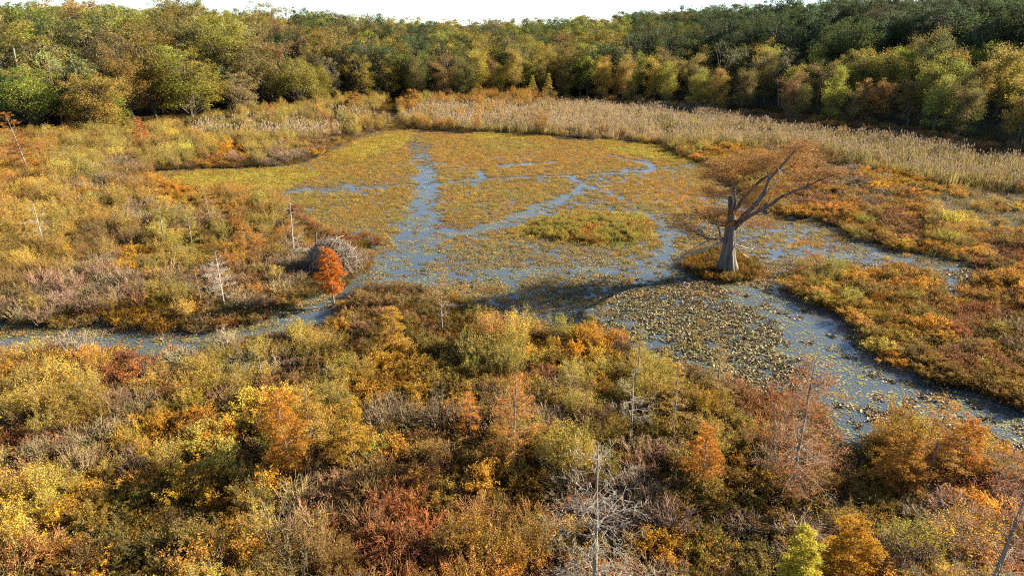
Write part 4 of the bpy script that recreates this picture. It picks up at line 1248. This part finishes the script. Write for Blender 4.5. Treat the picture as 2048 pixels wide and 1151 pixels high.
near = np.argmin((jx[:, None] - PX_[None, :, 0]) ** 2 + (1.9 * (jy[:, None] - PX_[None, :, 1])) ** 2, 1)
dist = np.sqrt(sx ** 2 + sy ** 2 + 400)
order = np.argsort(dist)
cnt = {'L': 0, 'F': 0, 'B': 0, 'R': 0}
rest = {'p': [], 'r': [], 's': [], 't': [], 'i': []}
koff = {'L': 0, 'F': 4, 'B': 8, 'R': 12}
for i in order:
    _, _, kd, tn, hf = PATCH[near[i]]
    if sr.uniform() < .28:
        _, _, kd, tn, _ = PATCH[(near[i] + int(sr.integers(-2, 3))) % len(PATCH)]
    t = (np.array(TINT[tn]) * .86 + np.array((.31, .20, .045)) * .14) * (1 + sr.normal(0, .08, 3)) * np.exp(sr.normal(0, .22))
    far = min(1.35, max(1.0, dist[i] / 75))
    sc = sr.uniform(.5, 1.12) * far
    s3 = (sc * sr.uniform(.9, 1.2), sc * sr.uniform(.9, 1.2), sc * hf * sr.uniform(.72, 1.18) * .92)
    rot = (sr.normal(0, .08), sr.normal(0, .08), sr.uniform(0, 6.28))
    vi = int(sr.integers(0, 4))
    if cnt[kd] < 290 and -20 < px[i] < 2068 and py[i] < 1165:
        cnt[kd] += 1
        root = KS[kd][vi].place(sx[i], sy[i], sz[i], rot[2], s3, t, tilt=(rot[0], rot[1]))
        size = 'tall' if s3[2] > 1.12 else 'low' if s3[2] < .7 else 'mid-height'
        nm = {'L': 'leafy shrub', 'F': 'feathery upright shrub', 'B': 'bare twiggy shrub', 'R': 'arching bramble'}[kd]
        later(root, f'{size} {TWORD[tn]} {nm}', mark_of(px[i], py[i]), px[i], py[i], 'shrub')
    else:
        rest['p'].append((sx[i], sy[i], sz[i])); rest['r'].append(rot); rest['s'].append(s3); rest['t'].append(t); rest['i'].append(koff[kd] + vi)
stuff('thicket', SHM['L'] + SHM['F'] + SHM['B'] + SHM['R'], np.array(rest['p']), np.array(rest['r']), np.array(rest['s']), np.array(rest['t']), rest['i'], 'dense tangled autumn thicket of mixed shrubs on the banks', 'thicket')
print('shrubs', len(sx), cnt, 'rest', len(rest['p']))


def single(kd, px_, pb, w, h, tn, label, mul=1.0):
    g = G(px_, pb, .1)
    S = KS[kd][int(sr.integers(0, 4))]
    hm = {'L': 1.5, 'F': 2.1, 'B': 1.7, 'R': 1.25}[kd]
    wm = {'L': 1.05, 'F': .75, 'B': 1.05, 'R': 1.25}[kd]
    S.place(g[0], g[1], .05, sr.uniform(0, 6), (w / wm, w / wm, h / hm), np.array(TINT[tn]) * mul, label, 'shrub', 'single shrubs of the marsh')


single('L', 745, 925, .95, 1.5, 'lime', 'round bright lime green bush before the golden green cypress')
single('F', 985, 735, 1.2, 2.2, 'ygreen', 'upright yellow green bush at the tip of the big shadow', 1.1)
single('B', 125, 712, 1.5, 1.5, 'grey', 'rounded mauve grey bare bush in the creek, left half of the mound')
single('B', 168, 715, 1.6, 1.7, 'grey', 'rounded mauve grey bare bush in the creek, right half of the mound')
single('B', 205, 722, 1.1, 1.2, 'mauve', 'small bare bush at the right foot of the creek mound')
single('F', 1390, 264, 2.2, 2.6, 'ygreen', 'bright yellow green bush standing alone in the reed bed', 1.15)
single('F', 548, 246, 2.3, 3.0, 'ygreen', 'bright yellow green bush at the reed edge below the left woods', 1.1)
single('F', 500, 296, 1.8, 1.9, 'ygreen', 'lime yellow bush in the shrubs below the left reed bed', 1.15)
single('B', 690, 545, 1.2, 2.2, 'mauve', 'bare grey bush at the right foot of the brush pile')
single('B', 718, 540, 1.1, 2.0, 'mauve', 'bare grey bush hanging over the water right of the brush pile')
single('B', 575, 545, 1.0, 1.6, 'mauve', 'bare grey bush at the left foot of the brush pile')
single('L', 690, 575, .9, .7, 'green', 'dark green low bush below the right foot of the brush pile')
finish_labels()

# ------------------------------------------------------------------ low growth, reeds, floating leaves
def rots(n, r, tilt=.06):
    return np.stack([r.normal(0, tilt, n), r.normal(0, tilt, n), r.uniform(0, 6.28, n)], 1)


def sizes(n, r, a, b):
    s = r.uniform(a, b, n)
    return np.stack([s, s, s * r.uniform(.8, 1.2, n)], 1)


def tints(n, r, base, sv=.15, hv=.10):
    b = np.broadcast_to(np.asarray(base, float), (n, 3))
    return (b * np.exp(r.normal(0, sv, (n, 1))) * (1 + r.normal(0, hv, (n, 3)))).clip(.005, .9)


def lerp3(a, b, t):
    return np.asarray(a)[None] * (1 - t[:, None]) + np.asarray(b)[None] * t[:, None]


gr = np.random.default_rng(61)
# reeds with pale plumes
RE = []
for k in range(5):
    b, h = MB(), MB()
    r = np.random.default_rng(700 + k)
    blades(b, r, 24, .55, 1.75, .05, .26)
    for q in range(2 + k % 2):
        th = r.uniform(0, 6.28); rr = .5 * math.sqrt(r.uniform(0, 1))
        z = r.uniform(1.5, 2.25)
        x0, y0 = rr * math.cos(th), rr * math.sin(th)
        dx, dy = r.normal(0, .12, 2)
        b.tube([(x0, y0, 0), (x0 + dx, y0 + dy, z)], [.012, .009], 3)
        h.tube([(x0 + dx, y0 + dy, z - .08), (x0 + dx * 1.05, y0 + dy * 1.05, z + .07), (x0 + dx * 1.1, y0 + dy * 1.1, z + .22), (x0 + dx * 1.3, y0 + dy * 1.3, z + .34)], [.012, .062, .052, .01], 5)
    RE.append(b.merged(h, 1))
M_PLUME = leaf_material('seed_plume', .45, .1, .8)
nt = M_PLUME.node_tree
for nd in nt.nodes:
    if nd.type == 'MIX' and nd.blend_type == 'MULTIPLY':
        nd.inputs[6].default_value = (.50, .415, .305, 1)
        for l in list(nd.inputs[6].links):
            nt.links.remove(l)
REM = [x.build('reed_clump', [M_LEAF, M_PLUME]) for x in RE]
x, y = jgrid(-110, 130, 70, 222, .62, gr)
k = view(x, y, 1.5)
wx_, wy_ = warp(x, y, 1.2, 5)
m = np.zeros(len(x), bool)
for p in REEDS:
    m |= inside(p, wx_, wy_)
k &= m & (np.abs(x - gapx + (y - 185) * .05) > 1.4) & (gr.uniform(0, 1, len(x)) < 1.7 * fbm(x, y, 5, 4) - .33 - .25 * (x < -25))
x, y = x[k], y[k]
g2 = fbm(x, y, 9, 6)
t = lerp3((.36, .26, .12), (.27, .215, .075), np.clip((g2 - .38) * 4 + np.clip((x - 40) / 25, 0, .8), 0, 1))
stuff('reed_bed', REM, np.stack([x, y, np.full(len(x), .08)], 1), rots(len(x), gr, .05), sizes(len(x), gr, .62, 1.12) * (.72 + .5 * fbm(x, y, 4, 2))[:, None], t * np.exp(gr.normal(0, .2, (len(x), 1))), gr.integers(0, 5, len(x)), 'tall straw coloured reeds with pale fluffy seed plumes', 'reeds')
print('reeds', len(x))

# undergrowth
UG = []
for k in range(6):
    b = MB()
    r = np.random.default_rng(720 + k)
    n = 110
    C = np.stack([r.normal(0, .38, n), r.normal(0, .38, n), np.abs(r.normal(.18, .16, n))], 1)
    b.leaves(C, rvec(r, n), rvec(r, n, .8), .085 * r.uniform(.6, 1.4, n), .055, leafcol(n, r, .32, .22))
    blades(b, r, 34, .5, .6, .018, .5)
    UG.append(b.build('undergrowth_clump', [M_LEAF]))
x, y = jgrid(-120, 120, 10, 60, .62, gr)
x2, y2 = jgrid(-120, 120, 60, 225, 1.0, gr)
x, y = np.concatenate([x, x2]), np.concatenate([y, y2])
k = view(x, y, .3) & (~basin(x, y)) & (y < edge_y(x) + 25)
x, y = x[k], y[k]
pal = np.array([TINT['olive'], TINT['brown'], TINT['gold'], TINT['green'], TINT['straw'], TINT['rust']])
w = np.clip(fbm(x, y, 6, 3) * 1.5 - .25 + gr.normal(0, .16, len(x)), 0, .999)
fl = inside(gp((1840, 395), (1950, 385), (2300, 420), (2300, 480), (2000, 470), (1880, 440)), x, y)
t = pal[(w * 6).astype(int)]
t[fl] = (.40, .33, .17)
stuff('undergrowth', UG, np.stack([x, y, gz(x, y)], 1), rots(len(x), gr), sizes(len(x), gr, .7, 1.4), tints(len(x), gr, t * .45), gr.integers(0, 6, len(x)), 'low leafy weeds and dead grass covering the banks', 'undergrowth')  # tints darkened: deep shade in the gaps between shrubs put into colour
print('under', len(x))

# marsh plants standing in the water
MP = []
for k in range(6):
    b = MB()
    r = np.random.default_rng(740 + k)
    blades(b, r, 42, .42, .30, .025, .7)
    n = 60
    C = np.stack([r.normal(0, .25, n), r.normal(0, .25, n), np.abs(r.normal(.08, .08, n))], 1)
    b.leaves(C, rvec(r, n), rvec(r, n, .9), .085 * r.uniform(.6, 1.3, n), .05, leafcol(n, r, .3, .2))
    MP.append(b.build('marsh_plant', [M_LEAF]))
x, y = jgrid(-90, 90, 34, 195, .50, gr)
k = view(x, y, .2) & inside(BASIN, *warp(x, y, 1.1, 4.0)) & ~inside(ISLE, x, y)
x, y = x[k], y[k]
op = openness(x, y)
wx_, wy_ = warp(x, y, 1.5, 4, 2)
fld = np.zeros(len(x))
for p in FIELDS:
    fld = np.maximum(fld, inside(p, wx_ + gr.normal(0, .7, len(x)), wy_ + gr.normal(0, .9, len(x))))
mnd = inside(MOUND, wx_, wy_)
frn = np.zeros(len(x), bool)
for p in FRINGE:
    frn |= inside(p, wx_, wy_)
nz = fbm(x, y, 5, 0)
u = gr.uniform(0, 1, len(x))
px, py = proj(x, y, 0)
farness = np.clip((y - 48) / 40, 0, 1)
dens = np.where(fld > 0, (.55 + .75 * nz), np.where(frn, .9, np.where(mnd, .95, (.14 + 1.3 * np.clip(nz - .40, 0, 1)) * (.4 + .6 * farness))))
dens = np.where((px > 1200) & (py > 560), dens * .3, dens) * np.clip(1.15 - op * 1.7, 0, 1)
k = u < dens
x, y, nz_, mnd_, frn_, px_, py_ = x[k], y[k], nz[k], mnd[k], frn[k], px[k], py[k]
hue = fbm(x, y, 8, 6)
t = lerp3((.33, .195, .045), (.29, .21, .05), np.clip((hue - .3) * 2.6, 0, 1))
t = np.where((mnd_ | frn_)[:, None], lerp3((.34, .27, .05), (.29, .19, .04), np.clip((fbm(x, y, 4, 1) - .35) * 2.5, 0, 1)), t)
cx, cy = G(np.array([1185., 1240.]), np.array([470., 478.]))
s = sizes(len(x), gr, .5, 1.2)
s[mnd_] *= 1.25
s[frn_] *= 1.2
red = np.hypot(x - cx[0], (y - cx[1]) * .7) < 2.3
t[red] = (.42, .13, .03)
s[red] *= 1.3
dk = np.hypot(x - cy[0], (y - cy[1]) * .7) < 2.2
t[dk] = (.19, .18, .04)
stuff('marsh_plants', MP, np.stack([x, y, np.zeros(len(x))], 1), rots(len(x), gr, .1), s, tints(len(x), gr, t, .16, .08), gr.integers(0, 6, len(x)), 'short orange and olive water weeds standing thick in the shallow marsh', 'marsh plants')
print('marsh plants', len(x))

# islet under the big cypress, tall herbs on the mound
x, y = jgrid(-5, 45, 40, 100, .45, gr)
k = inside(ISLE, x, y) | (inside(gp((1060, 470), (1090, 445), (1200, 440), (1290, 462), (1270, 485), (1180, 488)), *warp(x, y, 1, 3)) & (gr.uniform(0, 1, len(x)) < .5))
x, y = x[k], y[k]
t = pal[gr.choice([0, 0, 1, 2, 3, 0], len(x))]
mm = ~inside(ISLE, x, y)
t[mm] = (.34, .28, .05)
stuff('islet_herbs', [m for m in SHM['L']], np.stack([x, y, np.full(len(x), .0)], 1), rots(len(x), gr), sizes(len(x), gr, .28, .5), tints(len(x), gr, t * .9), gr.integers(0, 4, len(x)), 'knee high brown and olive herbs on the islets', 'herbs')

# floating leaves
FL = []
for kind in range(11):
    fine = kind >= 8
    pad = 5 <= kind < 8
    b = MB()
    r = np.random.default_rng(760 + kind)
    n = 20 if fine else 10 if pad else 13
    for q in range(n):
        cx_, cy_ = r.uniform(-.28, .28, 2) if not pad else r.uniform(-.42, .42, 2)
        R = r.uniform(.03, .065) if fine else r.uniform(.03, .072) if pad else r.uniform(.038, .085)
        th = np.arange(8) * math.pi / 4 + r.uniform(0, 1)
        curl = 0 if pad else r.uniform(.0, .4 if fine else .8)
        ax = r.uniform(0, 6.28)
        up = .5 * curl * R * (np.cos(2 * (th - ax)) + .6 * np.cos(th - ax)) + (.012 if pad else r.uniform(.0, .03 if fine else .06))
        tl = r.normal(0, .03 if pad else .14 if fine else .27, 2)
        rx = R * (1 - .25 * curl * np.abs(np.cos(th - ax)))
        X, Y = rx * np.cos(th), rx * np.sin(th)
        Z = up + tl[0] * X + tl[1] * Y
        Z = Z - min(0, Z.min() - .006)
        ring = np.stack([cx_ + X, cy_ + Y, Z], 1)
        z0 = max(.006, float(Z.mean()) - curl * R * .35)
        vv = np.concatenate([ring, [[cx_, cy_, z0]]])
        ff = [(8, i, i + 1, (i + 2) % 8) for i in range(0, 8, 2)]
        b.add(vv, ff, 0, leafcol(1, r, .25 if pad else .32, .16)[0])
    FL.append(b.build('floating_leaves', [M_PAD]))
x, y = jgrid(-100, 70, 24, 150, .52, gr)
x2, y2 = jgrid(-60, 70, 150, 195, .9, gr)
x, y = np.concatenate([x, x2]), np.concatenate([y, y2])
k = view(x, y, .1) & basin(x, y)
x, y = x[k], y[k]
op = openness(x, y)
px, py = proj(x, y, 0)
u = gr.uniform(0, 1, len(x))
nz = fbm(x, y, 2.2, 2)
nb = fbm(x, y, 7, 5)
dpad = np.clip(op * 1.5, 0, 1) * np.clip((nz - .25) * 1.7 + (nb - .45), .12, .9) * np.clip((120 - y) / 50, .15, 1)
dbrown = np.clip(1.2 - op * 1.05, .24, 1) * np.clip(.72 + (nz - .45) * 1.8, .2, 1)
flat_ = u < dpad
brown = (~flat_) & (gr.uniform(0, 1, len(x)) < dbrown)
infield = np.zeros(len(x), bool)
for p in FIELDS + FRINGE + [MOUND]:
    infield |= inside(p, x + gr.normal(0, .8, len(x)), y + gr.normal(0, 1.0, len(x)))
brown &= ~(infield & (gr.uniform(0, 1, len(x)) < .8))
brown &= gr.uniform(0, 1, len(x)) < np.interp(y, [60, 95], [1, .55])
q3 = [gr.normal(0, .2, (4, brown.sum())) for _ in range(2)]
X = np.concatenate([x[flat_]] + [x[brown] + a for a in q3[0]])
Y = np.concatenate([y[flat_]] + [y[brown] + a for a in q3[1]])
nf, nbn = flat_.sum(), brown.sum() * 4
tf = lerp3((.32, .28, .09), (.21, .20, .07), gr.uniform(0, 1, nf))
hb = np.clip(fbm(X[nf:], Y[nf:], 6, 3) * 1.6 - .3, 0, 1)
tb = lerp3((.20, .135, .06), (.20, .17, .075), hb)
T = np.concatenate([tf, tb])
bx, by = proj(X[nf:], Y[nf:], 0)
coarse = np.clip((bx - 1050) / 250, 0, 1) * np.clip((by - 520) / 80, 0, 1) * .8 + .06
idx = np.concatenate([gr.integers(5, 8, nf), np.where(gr.uniform(0, 1, nbn) < coarse, gr.integers(0, 5, nbn), gr.integers(8, 11, nbn))])
n = len(X)
stuff('floating_leaves', FL, np.stack([X, Y, np.full(n, .004) + gr.uniform(0, .01, n)], 1), np.stack([np.zeros(n), np.zeros(n), gr.uniform(0, 6.28, n)], 1), sizes(n, gr, .85, 1.2), tints(n, gr, T, .14, .08), idx, 'floating and curled brown and green lily leaves on the water', 'lily pads')
print('floating', n)
